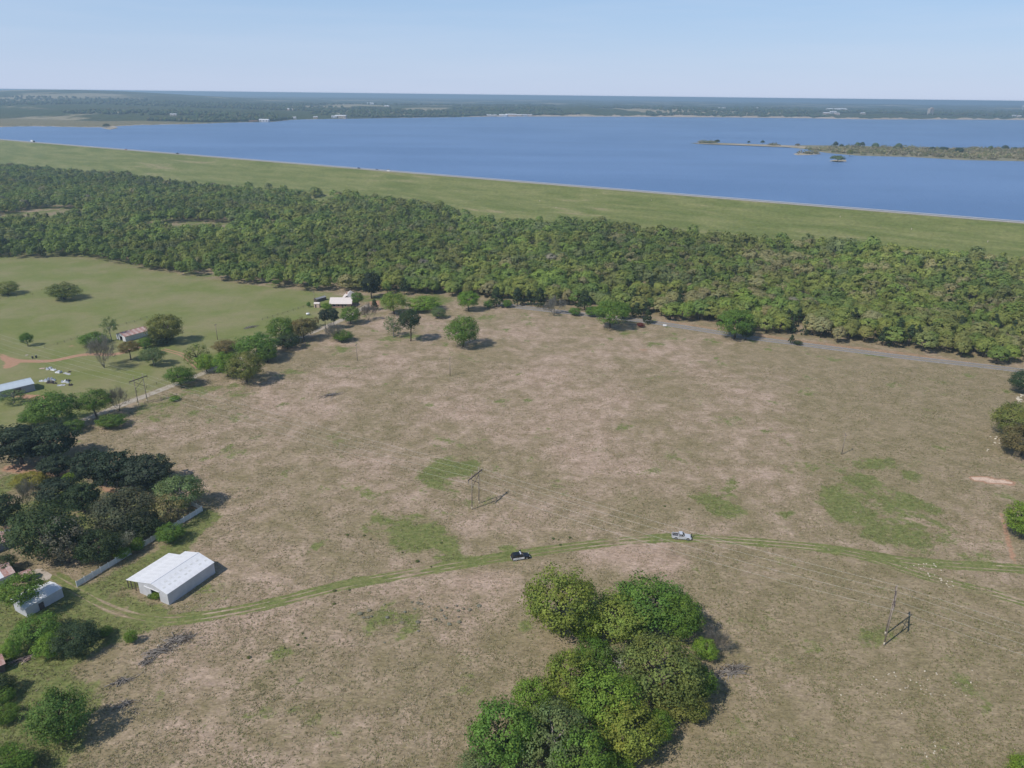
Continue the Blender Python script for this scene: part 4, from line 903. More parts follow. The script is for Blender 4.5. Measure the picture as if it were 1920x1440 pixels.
# ------------------------------------------------------------------ power lines
LINE = [(-293.5, 352.0), (-152.5, 274.1), (-11.0, 196.4), (89.7, 138.2), (197.0, 76.0)]
LB = ['H-frame power pole off the left edge', 'wooden H-frame power pole beside the gravel road', 'wooden H-frame power pole in the middle of the field', 'tall wooden H-frame power pole near the lower right, seen edge on', 'H-frame power pole off the right edge']
LH = [13, 12.4, 12.8, 14.4, 14]
ld = math.atan2(LINE[2][1]-LINE[1][1], LINE[2][0]-LINE[1][0]); ATT = []
for (x, y), lb, h in zip(LINE, LB, LH):
    r_ = empty('power_pole', (x, y, 0), ld); tag(r_, lb, 'power pole', 'H-frame poles of the power line')
    for s_ in (-1, 1):
        MB().tube([(0, s_*2.05, -.3), (0, s_*2.05, h*.5), (0, s_*2.05, h)], [.17, .15, .12], 9).build('pole', WOODP, r_, True)
        MB().tube([(0, s_*2.05, .05), (0, s_*2.05, 1.0)], [.182, .176], 9).build('pale_base_wrap', ROCK, r_, True)
    MB().box(-.14, .14, -4.1, 4.1, h-1.75, h-1.45).build('crossarm', DARKWOOD, r_)
    mb = MB(); mb.tube([(.0, -2.0, h-2.4), (0, 2.0, h-5.4)], .085, 6); mb.build('brace', DARKWOOD, r_)
    mb = MB(); mb.tube([(.0, 2.0, h-2.4), (0, -2.0, h-5.4)], .085, 6); mb.build('brace', DARKWOOD, r_)
    for yy in (-3.9, 0, 3.9):
        mb = MB(); zs = np.linspace(h-1.75, h-2.75, 9); mb.tube([(0, yy, z) for z in zs], [.05 if i % 2 else .11 for i in range(9)], 8); mb.build('insulator', INSUL, r_)
    c_, s2 = math.cos(ld), math.sin(ld)
    ATT.append([(x - s2*yy, y + c_*yy, z) for yy, z in ((-3.9, h-2.75), (0, h-2.75), (3.9, h-2.75), (2.05, h+.02))])
WL = ['nearest conductor wire of the power line', 'middle conductor wire of the power line', 'far conductor wire of the power line', 'topmost ground wire of the power line']
for k in range(4):
    pts = []
    for a, b in zip(ATT[:-1], ATT[1:]):
        for u in np.linspace(0, 1, 25)[:-1 if b is not ATT[-1] else None]:
            p = np.array(a[k])*(1-u) + np.array(b[k])*u; p[2] -= 4*u*(1-u)*(1.9 if k < 3 else 1.3); pts.append(p)
    tag(MB().tube(pts, .016, 5, cap=False).build('power_line_wire', WIRE), WL[k], 'wire', 'wires of the power line')
def single_pole(base, h, label, arm=True):
    B = pix(*base); r_ = empty('utility_pole', (B[0], B[1], 0), ld+.3); tag(r_, label, 'utility pole', 'single utility poles')
    MB().tube([(0,0,-.2), (0,0,h)], [.17, .11], 8).build('pole', WOODP, r_, True)
    if arm:
        MB().box(-.07, .07, -1.1, 1.1, h-.55, h-.4).build('crossarm', DARKWOOD, r_)
        for yy in (-1, 0, 1): MB().tube([(0, yy, h-.4), (0, yy, h-.2)], [.05, .03], 6).build('insulator', INSUL, r_)
single_pole((408,637), 8.6, 'slender wooden utility pole in the left pasture')
single_pole((590,567), 7.0, 'utility pole behind the small pink outbuilding')
single_pole((670,676), 8.5, 'lone utility pole on the field below the farmhouse')
single_pole((844,705), 9.0, 'thin utility pole standing below the lone oak')
single_pole((1578,852), 8.5, 'utility pole on the right side of the field')

# ------------------------------------------------------------------ vehicles
def wheel_meshes(r, wd):
    a = MB().tube([(0, -wd/2, 0), (0, -wd*.42, 0), (0, wd*.42, 0), (0, wd/2, 0)], [r*.88, r, r, r*.88], 20).mesh('tyre', TYRE, False)
    b = MB().tube([(0, -wd/2-.012, 0), (0, wd/2+.012, 0)], [r*.6, r*.6], 14).mesh('rim', RIM); return a, b
def arch(xc, r, n=6): return [(xc + r*math.cos(t), .42 + r*math.sin(t)) for t in np.linspace(math.pi, 0, n)]
def car(name, label, P, rz, paint, L=5.6, Wd=2.0, H=1.9, bed=True, doors=None, group='vehicles on the farm track', bar=False):
    """x forward; origin at the middle on the ground"""
    root = empty(name, (P[0], P[1], P[2] if len(P) > 2 else 0), rz); tag(root, label, 'pickup' if bed else 'car', group); h = L/2; belt = H*.60
    xf, xr = h-.95, -h+1.15; rw = .40 if H > 1.6 else .33
    low = [(-h+.05, .48), (-h, .62), (-h+.02, belt-.03)]
    if bed: low += [(-h+1.75, belt)]
    low += [(h*.22, belt+.02), (h*.36, belt), (h-.25, belt-.14), (h-.03, belt-.32), (h, .55), (h-.08, .40), (xf+rw*1.15, .36)] + arch(xf, rw*1.15)[::-1] + [(xf-rw*1.15, .34), (xr+rw*1.15, .34)] + arch(xr, rw*1.15)[::-1] + [(xr-rw*1.15, .38)]
    body = MB().prism(low, -Wd/2, Wd/2).build('body', paint, root, bevel=.06)
    if bed: c0, c1, c2, c3 = -h+1.85, -h+2.05, h*.06, h*.36
    else:   c0, c1, c2, c3 = -h+.12, -h+.55, h*.10, h*.40
    cw = Wd*.5
    def cabin(z0, z1, a, in0, in1, m, nm, xs):
        mb = MB(); w0, w1 = cw-in0, cw-in1
        mb.add([(xs[0], -w0, z0), (xs[3], -w0, z0), (xs[3], w0, z0), (xs[0], w0, z0), (xs[1], -w1, z1), (xs[2], -w1, z1), (xs[2], w1, z1), (xs[1], w1, z1)], [(0,3,2,1),(4,5,6,7),(0,1,5,4),(1,2,6,5),(2,3,7,6),(3,0,4,7)]); return mb.build(nm, m, root, bevel=.05)
    cabin(belt-.05, H-.05, 0, .06, .18, GLASS, 'windows', (c0, c1, c2, c3))
    roofm = MB(); w1 = cw-.17
    roofm.box(c1-.03, c2+.05, -w1, w1, H-.06, H); roofm.build('roof', paint, root, bevel=.03)
    for s_ in (-1, 1):
        for (xa, xb) in ((c0, c1), (c3, c2), ((c1+c2)/2, (c1+c2)/2)):
            MB().tube([(xa, s_*(cw-.065), belt-.03), (xb, s_*(cw-.175), H-.05)], .055, 5).build('pillar', paint, root)
    if bed:
        MB().box(-h+.12, c0-.08, -cw+.12, cw-.12, belt-.03, belt+.012).build('truck_bed', plain('bed_liner', (.055, .055, .06), .8), root)
        for y0, y1 in ((-cw, -cw+.12), (cw-.12, cw)): MB().box(-h+.05, c0+.02, y0, y1, belt-.02, belt+.16).build('bed_rail', paint, root, bevel=.03)
        MB().box(-h, -h+.1, -cw+.12, cw-.12, belt-.02, belt+.14).build('tailgate', paint, root, bevel=.02)
        MB().box(c0-.06, c0+.0, -cw+.1, cw-.1, belt, belt+.35).build('bed_headboard', paint, root)
    tm, rm = wheel_meshes(rw, .26)
    for x in (xf, xr):
        for y in (-cw+.14, cw-.14):
            wv = empty('wheel', (0,0,0)); wv.parent = root; wv.location = (x, y, rw)
            link('tyre', tm, wv); link('rim', rm, wv)
    for y in (-cw+.25, cw-.25):
        MB().box(h-.1, h+.015, y-.18, y+.18, belt-.45, belt-.25).build('headlight', LAMP, root, bevel=.02)
        MB().box(-h-.015, -h+.06, y-.1, y+.1, belt-.5, belt-.15).build('tail_light', TAIL, root)
        MB().box(c3-.25, c3-.05, y*1.28-.08, y*1.28+.08, belt+.02, belt+.2).build('mirror', paint, root)
    MB().box(h-.05, h+.06, -cw+.1, cw-.1, .42, .62).build('bumper', TRIM, root, bevel=.03); MB().box(-h-.06, -h+.05, -cw+.1, cw-.1, .45, .62).build('bumper', TRIM, root, bevel=.03)
    MB().box(h-.03, h+.02, -cw+.45, cw-.45, belt-.42, belt-.2).build('grille', DARK, root)
    dm = (c1+c2)/2+.1
    for s_ in (-1, 1):
        for xa, xb in ((c0+.15, dm-.03), (dm+.03, c3-.12)):
            y0, y1 = sorted((s_*(cw+.004), s_*(cw+.02)))
            dd = MB().box(xa, xb, y0, y1, .42, belt-.06).build('door', doors or paint, root, bevel=.008)
            yh = sorted((s_*(cw+.02), s_*(cw+.05))); MB().box(xa+.08, xa+.25, yh[0], yh[1], belt-.22, belt-.17).build('handle', TRIM, dd)
        if doors:
            mb = MB(); y0, y1 = sorted((s_*(cw+.021), s_*(cw+.026)))
            for k in range(6): mb.box(dm-.95+k*.31, dm-.95+k*.31+.2, y0, y1, .66, .86)
            mb.box(dm-.8, dm+.7, y0, y1, .56, .60); mb.build('door_lettering', MARKGREY, root)
    if bar:
        b = MB().box(c2-.45, c2-.15, -cw+.3, cw-.3, H+.03, H+.15).build('light_bar', plain('grey_lamp_bar', (.55, .57, .62), .25, var=.05), root, bevel=.03)
        for y in (-.45, .45): MB().box(c2-.4, c2-.2, y-.05, y+.05, H-.01, H+.04).build('bracket', TRIM, b)
    return root
def seg_dir(a, b): A, B = pix(*a), pix(*b); return math.atan2(B[1]-A[1], B[0]-A[0])
P = pix(1277.3, 1009.3); car('pickup_truck', 'silver pickup truck with an empty dark bed parked on the track', P, seg_dir((1261,1010), (1297,1013)), SILVER, 5.5, 2.0, 1.9, True)
P = pix(975.5, 1047); car('patrol_car', 'black utility vehicle with white doors and roof light bar on the track', P, seg_dir((960,1049.5), (992,1044.5)), BLACKP, 5.2, 2.0, 1.8, False, WHITEP, bar=True)

# ------------------------------------------------------------------ people
def person_material(name, top, legs, hair, skin=(.42, .26, .18)):
    m, t, b, _ = newmat(name); tc = N(t, 'TexCoord').outputs['Object']; s = N(t, 'SeparateXYZ'); t.links.new(tc, s.inputs[0]); z = s.outputs[2]
    ay = math_(t, 'ABSOLUTE', s.outputs[1]); jit = math_(t, 'MULTIPLY', math_(t, 'SUBTRACT', noise(t, tc, 9, 2), .5), .02); zz = math_(t, 'ADD', z, jit)
    c = mixc(t, math_(t, 'GREATER_THAN', zz, .98), legs, top); c = mixc(t, math_(t, 'LESS_THAN', zz, .09), c, (.03, .025, .02))
    c = mixc(t, math_(t, 'GREATER_THAN', zz, 1.47), c, skin)
    hand = math_(t, 'MULTIPLY', math_(t, 'GREATER_THAN', ay, .235), math_(t, 'LESS_THAN', zz, .92)); c = mixc(t, hand, c, skin)
    hr = math_(t, 'MAXIMUM', math_(t, 'GREATER_THAN', zz, 1.70), math_(t, 'MULTIPLY', math_(t, 'GREATER_THAN', zz, 1.58), math_(t, 'LESS_THAN', s.outputs[0], -.03))); c = mixc(t, hr, c, hair)
    t.links.new(c, b.inputs['Base Color']); b.inputs['Roughness'].default_value = .8; return m
def person(label, P, rz, mat):
    V = []; E = []; Rd = []
    def v(p, r, par=None):
        V.append(p); Rd.append(r); 
        if par is not None: E.append((par, len(V)-1))
        return len(V)-1
    pel = v((0,0,.98), (.15,.12)); ab = v((.01,0,1.12), (.14,.11), pel); ch = v((0,0,1.32), (.17,.12), ab); nk = v((.0,0,1.47), (.06,.06), ch); hd0 = v((.015,0,1.56), (.075,.085), nk); hd1 = v((.01,0,1.68), (.08,.095), hd0); v((0,0,1.75), (.05,.06), hd1)
    v((.105,0,1.63), (.018,.018), hd1)
    for s in (-1, 1):
        v((.0, s*.088, 1.64), (.014,.022), hd1)
        sh = v((0, s*.19, 1.40), (.07,.07), ch); el = v((-.02, s*.26, 1.13), (.047,.047), sh); wr = v((.05, s*.27, .90), (.033,.033), el); pm = v((.07, s*.27, .83), (.036,.02), wr)
        for k, (dx, ln) in enumerate(((.03, .075), (.01, .085), (-.01, .08), (-.03, .06))):
            f1 = v((.075+dx, s*.272, .79), (.010,.010), pm); v((.085+dx, s*.262, .79-ln), (.008,.008), f1)
        th = v((.11, s*.262, .82), (.011,.011), wr); v((.122, s*.258, .775), (.009,.009), th)
        hp = v((0, s*.10, .90), (.095,.095), pel); kn = v((.02, s*.11, .50), (.065,.065), hp); an = v((-.01, s*.115, .10), (.045,.045), kn); v((.13, s*.125, .045), (.04,.04), an)
    me = bpy.data.meshes.new('person'); me.from_pydata(V, E, []); me.materials.append(mat)
    o = link('person', me); o.location = (P[0], P[1], 0); o.rotation_euler = (0, 0, rz); sk = o.modifiers.new('skin', 'SKIN'); sk.use_smooth_shade = True
    for i, q in enumerate(me.skin_vertices[0].data): q.radius = Rd[i]; q.use_root = (i == 0)
    o.modifiers.new('sub', 'SUBSURF').levels = 1; o.modifiers['sub'].render_levels = 1
    tag(o, label, 'person')
P = pix(974.8, 1038.6); person('person in dark top and grey trousers standing behind the black vehicle', P, -1.2, person_material('dark_clothes', (.04, .045, .055), (.30, .31, .34), (.03, .025, .02)))
P = pix(1296.2, 1007.6); person('person in dark clothes and a pale hat at the front of the silver pickup', P, 2.6, person_material('dark_clothes_pale_hat', (.03, .035, .05), (.04, .045, .06), (.75, .70, .65)))

# ------------------------------------------------------------------ vehicles on the dam crest
def on_dam(px, py=None):
    best = None
    for t in np.linspace(-3000, 1500, 4501):
        q = dam_pt(694.2, t, 30.2)
        if best is None or abs(float(proj(q[0], q[1], q[2])[0])-px) < best[0]: best = (abs(float(proj(q[0], q[1], q[2])[0])-px), q)
    return best[1]
def box_truck(label, P, rz):
    root = empty('box_truck', P, rz); tag(root, label, 'truck', 'vehicles on the dam road')
    MB().box(-5.4, 2.4, -1.25, 1.25, 1.1, 3.9).build('cargo_box', WHITEP, root, bevel=.05)
    MB().prism([(2.5, .6), (5.4, .6), (5.5, 1.6), (4.6, 1.8), (4.1, 2.9), (2.5, 3.0)], -1.1, 1.1).build('cab', BLACKP, root, bevel=.06)
    MB().box(-5.2, 5.0, -.5, .5, .6, 1.05).build('chassis', TRIM, root)
    MB().add([(4.55, -1, 1.85), (4.55, 1, 1.85), (4.14, 1, 2.8), (4.14, -1, 2.8)], [(0,1,2,3)]).build('windscreen', GLASS, root)
    tm, rm = wheel_meshes(.5, .3)
    for x in (-4.2, -3.0, 3.8):
        for y in (-1.05, 1.05):
            wv = empty('wheel', (0,0,0)); wv.parent = root; wv.location = (x, y, .5); link('tyre', tm, wv); link('rim', rm, wv)
box_truck('white box truck driving on the dam crest at the far left', on_dam(62), dam_rot)
gd = 'vehicles on the dam road'
car('car', 'white car on the dam crest right of the box truck', on_dam(172), dam_rot, WHITEP, 4.7, 1.85, 1.5, False, group=gd)
car('car', 'dull red car on the dam crest left of the black pickup', on_dam(236), dam_rot+math.pi, REDP, 4.6, 1.85, 1.5, False, group=gd)
car('pickup_truck', 'black pickup on the dam crest', on_dam(333), dam_rot, BLACKP, 5.8, 2.0, 1.9, True, group=gd)
car('car', 'dark car on the dam crest, first of three in a row', on_dam(673), dam_rot, BLACKP, 4.6, 1.85, 1.5, False, group=gd)
car('car', 'dark car on the dam crest, second of three in a row', on_dam(708), dam_rot, TRIM, 4.6, 1.85, 1.5, False, group=gd)
car('van', 'white van on the dam crest, last of three in a row', on_dam(729), dam_rot, WHITEP, 5.6, 2.0, 2.2, False, group=gd)
mk = MB().tube([(0,0,-.3), (0,0,1.1), (0,0,1.3)], [.3, .3, .1], 6).mesh('marker_post', CONCRETE)
for px, n, z in ((730,678,25.2),(1012,652,17.5),(1118,676,24.6),(1042,640,14),(974,640,14),(1222,676,24.6),(1575,676,24.6),(1710,665,21.4),(1852,655,18.6),(1150,600,3)):
    lb_ = {730:'pale marker post on the dam slope below the white van',1012:'pale marker post halfway down the dam slope, middle of the picture',1118:'pale marker post high on the dam slope, middle of the picture',1042:'pale marker post low on the dam slope, right of the middle',974:'pale marker post low on the dam slope, left of the middle',1222:'pale marker post high on the dam slope, right of the middle',1575:'pale marker post on the dam slope below the bushy islet',1710:'pale marker post on the dam slope, second from the right edge',1852:'pale marker post on the dam slope nearest the right edge',1150:'pale marker post at the foot of the dam above the wood'}[px]
    best = min(np.linspace(-900, 800, 1701), key=lambda t: abs(float(proj(*dam_pt(n, t, z))[0])-px)); q = dam_pt(n, best, z); o = link('marker_post', mk); o.location = q
    tag(o, lb_, 'post', 'marker posts on the dam')

# ------------------------------------------------------------------ brush heaps, scrap, rocks, barrels
def brush(name, px, py, wpx, label, seed, flat=.35, n=70, mat=PALEBARK):
    P = pix(px, py); R = wpx/2/pxm(P); r = random.Random(seed); root = empty(name, (P[0], P[1], 0), seg_dir((px-20, py), (px+20, py-9))); tag(root, label, 'brush pile', 'heaps of dead branches')
    for k in range(3):
        mb = MB()
        for i in range(n//3):
            x, y = r.gauss(0, R*.42), r.gauss(0, R*.42*flat); a = r.gauss(0, .7); l = r.uniform(.5, 1.5)*min(1.6, R*.5); z = abs(r.gauss(0, .3)) * max(.3, 1-abs(x)/R)
            mb.tube([(x-math.cos(a)*l, y-math.sin(a)*l, z-.05), (x, y, z+r.uniform(.0,.25)), (x+math.cos(a)*l, y+math.sin(a)*l, z+r.uniform(-.1,.35))], [.07, .05, .02], 4, cap=False)
        mb.build('branches', (mat, BARK, mat)[k], root)
brush('brush_pile', 1372, 1258, 62, 'grey brush heap at the right tip of the grove', 1, .45, 110)
brush('brush_pile', 622, 741, 36, 'grey brush heap alone on the upper field', 2, .4, 70)
brush('brush_pile', 470, 614, 28, 'grey brush heap in the left pasture', 3, .4, 60)
brush('brush_pile', 335, 1200, 60, 'tangle of dead branches below the track bend', 4, .4, 110)
brush('brush_pile', 300, 1222, 50, 'dark dead branches with rubble below the track bend', 5, .5, 90)
brush('brush_pile', 228, 1278, 46, 'fallen forked dead branch in the lower left', 6, .2, 40)
brush('brush_pile', 275, 1243, 26, 'small grey dead bush in the lower left', 7, .6, 60)
brush('brush_pile', 235, 1320, 30, 'sparse dead twigs right of the big round bush-like tree', 8, .6, 40)
brush('brush_pile', 1262, 1358, 26, 'pale dead twigs at the lower right of the grove', 9, .6, 40)
brush('brush_pile', 50, 1236, 42, 'heap of broken boards and rubbish above the red roof', 10, .3, 60, RUSTPALE)
def rockmesh(seed):
    r = np.random.default_rng(seed); t = (1+5**.5)/2
    v = np.array([(-1,t,0),(1,t,0),(-1,-t,0),(1,-t,0),(0,-1,t),(0,1,t),(0,-1,-t),(0,1,-t),(t,0,-1),(t,0,1),(-t,0,-1),(-t,0,1)])/1.9*r.uniform(.7, 1.25, (12, 1))
    f = [(0,11,5),(0,5,1),(0,1,7),(0,7,10),(0,10,11),(1,5,9),(5,11,4),(11,10,2),(10,7,6),(7,1,8),(3,9,4),(3,4,2),(3,2,6),(3,6,8),(3,8,9),(4,9,5),(2,4,11),(6,2,10),(8,6,7),(9,8,1)]
    return MB().add(v*np.array([1, .8, .5]), f).mesh('rock', ROCK)
RM = [rockmesh(i) for i in range(5)]
def rocks(n, cx, cy, rx, ry, label, group, s0=.15, s1=.4, ang=0):
    for i in range(n):
        a, b = random.gauss(0, .45), random.gauss(0, .45); px = cx + rx*a*math.cos(ang) - ry*b*math.sin(ang); py = cy + rx*a*math.sin(ang) + ry*b*math.cos(ang)
        P = pix(px, py); o = link('rock', RM[i % 5]); s = random.uniform(s0, s1); o.location = (P[0], P[1], s*.25); o.scale = (s, s, s); o.rotation_euler = (0, 0, random.uniform(0, 6)); tag(o, label, 'rock', group)
rocks(16, 1728, 1063, 32, 9, 'small pale rock between the two forks of the track', 'rocks between the forks', .1, .3)
rocks(26, 1768, 1090, 32, 8, 'pale yellowish rock lying on the lower fork of the track', 'rocks on the lower fork', .1, .3, ang=.5)
rocks(46, 1690, 1285, 130, 50, 'small pale rock scattered on the lower right slope', 'rocks on the lower right slope', .1, .28)
rocks(10, 1740, 1400, 90, 25, 'small pale rock near the bottom right', 'rocks near the bottom right', .1, .28)
rocks(12, 1868, 830, 18, 22, 'white rock beside the oaks at the right edge', 'rocks by the right oaks', .25, .6)
rocks(8, 1912, 745, 6, 8, 'white boulder at the right edge above the oaks', 'boulders above the right oaks', .4, 1.)
rocks(16, 320, 1212, 16, 9, 'piece of pale rubble beside the dead branches at the track bend', 'rubble at the track bend', .12, .3)
def scrap(px, py, wpx, dpt, hgt, mat, label, yaw=.2, kind='scrap_sheet', tilt=.05):
    P = pix(px, py); wm = wpx/pxm(P); mb = MB(); n = 5
    for i in range(n+1):
        x = -wm/2 + wm*i/n; z = hgt*(.6+.5*math.sin(i*2.1+px)); mb.v += [(x, -dpt/2, .02), (x, -dpt/2*.9, z), (x, dpt/2*.9, z*1.1+.05), (x, dpt/2, .02)]
    for i in range(n):
        for j in range(3): mb.f.append((i*4+j, (i+1)*4+j, (i+1)*4+j+1, i*4+j+1))
    mb.f += [(0,1,2,3), (n*4+3, n*4+2, n*4+1, n*4)]; mb.mi = [0]*len(mb.f)
    o = mb.build(kind, mat); o.location = (P[0], P[1], 0); o.rotation_euler = (0, 0, yaw); tag(o, label, 'scrap', 'scrap laid out in the left pasture')
SW, SG, SD = WHITEP, plain('grey_sheet', (.48, .48, .5), .6), plain('brown_scrap', (.13, .1, .09), .9, scale=2, var=.5)
for a in ((79,691,9,1.2,.15,RUSTPALE,'thin pinkish boards, farthest left of the far scrap row'),(90,693,5,1.4,.9,SW,'round white tub at the left of the far scrap row'),(95,691.5,4.5,1.3,.9,SW,'white tub behind the long white sheet'),(100,694,10,1.3,.5,SW,'long white sheet in the far scrap row',-.35),(110,698.5,9.5,1.8,.8,SW,'bulky white panel in the middle of the far scrap row',-.2),
          (126,701,17,1.2,.25,SG,'long grey sheet at the right of the far scrap row',-.5),(130,697.5,5,1,.4,SD,'dark oddment above the long grey sheet'),(78,715,7,1.5,.5,SW,'single white piece at the left of the near scrap row'),(87,715,6.5,1.8,1.0,SW,'white tank in the near scrap row'),(95,712.5,9,1.6,1.1,SG,'grey-white bundle at the back of the near scrap heap'),
          (95,717.5,11,2.2,.7,SD,'brown junk in the middle of the near scrap heap'),(101.5,714,5,1.2,.9,SW,'white box at the right of the near scrap heap'),(103,719,6,1.2,.4,SD,'dark junk at the lower right of the near scrap heap'),(122,716,11,2.0,.7,SW,'white slab in the right scrap heap',.25),(128,714.5,6,1.5,.8,SD,'dark pile in the right scrap heap'),
          (127.5,718,4.5,1,.6,SW,'small white block in front of the right scrap heap'),(115,722.5,13,1.6,.25,SG,'flat grey sheet in front of the right scrap heap'),(133,722.5,6,1.4,.6,SD,'dark oddment at the far right of the scrap'),(50.5,666,4.5,1.2,.2,CONCRETE,'pale slab on the grass above the red dirt track')): scrap(*a)
for px, py, lb in ((61.5, 672.5, 'left of two black barrels beside the red dirt track'), (68.3, 671, 'right of two black barrels beside the red dirt track')):
    P = pix(px, py); r_ = empty('barrel', (P[0], P[1], 0)); tag(r_, lb, 'barrel', 'black barrels')
    MB().tube([(0,0,0), (0,0,.35), (0,0,.4), (0,0,.45), (0,0,.85), (0,0,.9), (0,0,.95), (0,0,1.3)], [.38, .38, .41, .38, .38, .41, .38, .37], 12).build('drum', BLACKP, r_); MB().tube([(0,0,1.3), (0,0,1.33)], .3, 12).build('lid', TRIM, r_)
P = pix(577.5, 591); scr = MB().tube([(-1, 0, .8), (-.9, 0, .8), (.9, 0, .8), (1, 0, .8)], [.3, .62, .62, .3], 10)
r_ = empty('propane_tank', (P[0], P[1], 0), .3); tag(r_, 'small white propane tank on the lawn below the farmhouse', 'tank'); scr.build('tank', WHITEP, r_, True)
for x in (-.6, .6): MB().box(x-.08, x+.08, -.3, .3, 0, .3).build('foot', TRIM, r_)
P = pix(1246, 613); r_ = empty('sign', (P[0], P[1], 0), -.2); tag(r_, 'small white board by the left end of the road', 'sign'); MB().box(-1, 1, -.04, .04, .5, 1.5).build('board', WHITEP, r_)
for x in (-.8, .8): MB().box(x-.05, x+.05, .045, .12, -.1, 1.3).build('post', DARKWOOD, r_)

# ------------------------------------------------------------------ island in the lake
isl = W2([(1290,268),(1313,266.5),(1400,269.5),(1480,272.5),(1520,272),(1600,273),(1760,277),(1920,279),(2300,287),(2300,322),(1920,303),(1813,301),(1713,295),(1613,292.5),(1560,288),(1530,284),(1512,280),(1480,276.5),(1400,273),(1347,271),(1305,269.3)], 22)
SAND = plain('sand', (.50, .41, .30), .95, scale=.05, col2=(.30, .24, .14))
def islet(name, poly, top=1.2, mat=SAND):
    c = np.mean(poly, 0); n = len(poly); mb = MB()
    mb.v = [(x, y, 21.8) for x, y in poly] + [((x-c[0])*.96+c[0] + 0, (y-c[1])*.82+c[1], 22+top) for x, y in poly] + [(c[0], c[1], 22+top)]
    mb.f = [(i, (i+1) % n, (i+1) % n + n, i+n) for i in range(n)] + [tuple(range(n, 2*n))]; mb.v.pop(); mb.mi = [0]*len(mb.f)
    return struct(mb.build(name, mat))
islet('island', isl, .8, plain('island_soil', (.30, .25, .15), .95, scale=.04, col2=(.17, .165, .08)))
islet('island', W2([(1300,268.2),(1400,270.5),(1480,273.2),(1516,276),(1518,279.2),(1480,276.8),(1400,273.2),(1347,271.2),(1305,269.6)], 22), .9)
islet('island', W2([(1488,289),(1500,286.5),(1530,287),(1540,289),(1520,290.5),(1495,291)], 22), .6); islet('island', W2([(1556,302),(1562,300),(1585,300),(1588,302.5),(1570,304)], 22), .6)
islet('island', W2([(190,240),(215,237),(222,240),(205,243)], 22), .6)
def scatter_poly(poly, n):
    P = np.array(poly); out = []
    while len(out) < n:
        q = np.column_stack([RNG.uniform(P[:,0].min(), P[:,0].max(), 4000), RNG.uniform(P[:,1].min(), P[:,1].max(), 4000)]); q = q[inside(q[:,0], q[:,1], poly)]; out += list(q)
    return np.array(out[:n])
brushpts = scatter_poly(W2([(1535,283),(1560,275.5),(1700,277.5),(1920,281),(2250,289),(2250,314),(1920,301),(1813,299),(1713,293.5),(1613,291),(1560,286.5)], 22), 2600)
more = np.vstack([scatter_poly(W2([(1308,267),(1345,267.5),(1350,270),(1310,269)], 22), 30), scatter_poly(W2([(1440,271),(1465,271.5),(1465,274),(1440,273.5)], 22), 14), scatter_poly(W2([(1492,287.5),(1535,287.5),(1535,289.5),(1495,290)], 22), 26), scatter_poly(W2([(1510,281),(1540,278),(1545,284),(1520,284)], 22), 30)])
keep = vnoise(brushpts[:,0], brushpts[:,1], 40, 77) > .22
ib = merge_trees('island_brush', np.vstack([brushpts[keep], more]), {'oak': [crown_mesh('x', 200+i, 12, 6, .27, 'bush', True, True, .04) for i in range(4)]}, fn=lambda x, y: (random.uniform(2.5, 5.5), random.uniform(3, 8), 'oak', random.choice([(.30,.28,.15), (.34,.29,.18), (.24,.25,.11), (.38,.32,.21)]), 22.2))
struct(ib, 'stuff'); tag(ib, 'low brownish willow scrub covering the island', 'scrub')
gi = 'taller trees on the island'
for n_, (x0, x1, yt, yb, c, lb) in enumerate(((1340,1350,261.5,268.5,'dark','dark tree at the right end of the scrub on the island tip'),(1401,1407,264,269.5,'dark','small dark tree left of the lone island tree'),(1426,1434,263,270,'dark','lone dark tree on the sandy spit of the island'),(1491,1500,269,274,'rust','rust-coloured bush on the sandy spit'),(1562,1572,265,276,'dark','tall dark tree at the left of the island brush'),
      (1574,1582,270,277,'dark','dark tree right of the first tall island tree'),(1603,1614,266,277,'greyg','grey-green twin tree, left one, on the island'),(1612,1622,266,276,'dark','dark twin tree, right one, on the island'),(1635,1648,267.5,279,'greyg','round grey-green tree in the middle of the island'),(1678,1692,268,280,'greyg','pale tree right of the middle of the island'),(1742,1754,275,283,'dark','round dark tree on the right part of the island'),
      (1760,1778,274.5,285,'dark','wide dark tree on the right part of the island'),(1790,1807,276,288,'dark','dark tree beside the wide dark island tree'),(1853,1862,273,283,'greyg','pale thin tree near the right end of the island'),(1878,1892,272,282,'dark','tall tree at the right end of the island'),(1898,1908,275.5,282,'dark','last dark tree on the island at the right edge'),
      (1556,1586,291,303,'greyg','bushy willow on its own islet in front of the island'),(1588,1600,280,293,'olive','olive willow at the island shore behind the bushy islet'),(193,206,231.5,239.5,'dark','lone dark trees on the point of the left far shore'))):
    P, R, Ht = from_box(x0, x1, yt, yb, .0, 22.3); tag(plant('willow_tree', P, R, min(Ht, 16), 'low', c, .02, seed=n_), lb, 'tree', gi)

# ------------------------------------------------------------------ far shore: wood, buildings
BL = []
r0 = np.random.default_rng(5)
def far_spot(px, q):
    """place on the far land under pixel column px, q metres behind the shore"""
    th = math.degrees(math.atan2((px-960)/FPX, cp + (720-215)/FPX*sp_)); r = float(shore_r(np.array([th]))[0]) + q; x, y = r*math.sin(math.radians(th)), r*math.cos(math.radians(th)); return x, y, float(far_h(np.array([x]), np.array([y]))[0])
n = 15000; th = r0.uniform(-40, 40, n); fl = np.interp(th, *FLATT); q = fl + 25 + np.where(th > -4, 12, 0) + r0.uniform(0, 1, n)**1.7*2600
rr_ = shore_r(th) + q; bx, by = rr_*np.sin(np.radians(th)), rr_*np.cos(np.radians(th)); kk = (vnoise(bx, by, 160, 41) + .3*vnoise(bx, by, 40, 42) > .40) & (vnoise(bx, by, 520, 43) < .66)
bx, by = bx[kk], by[kk]; bz = far_h(bx, by)
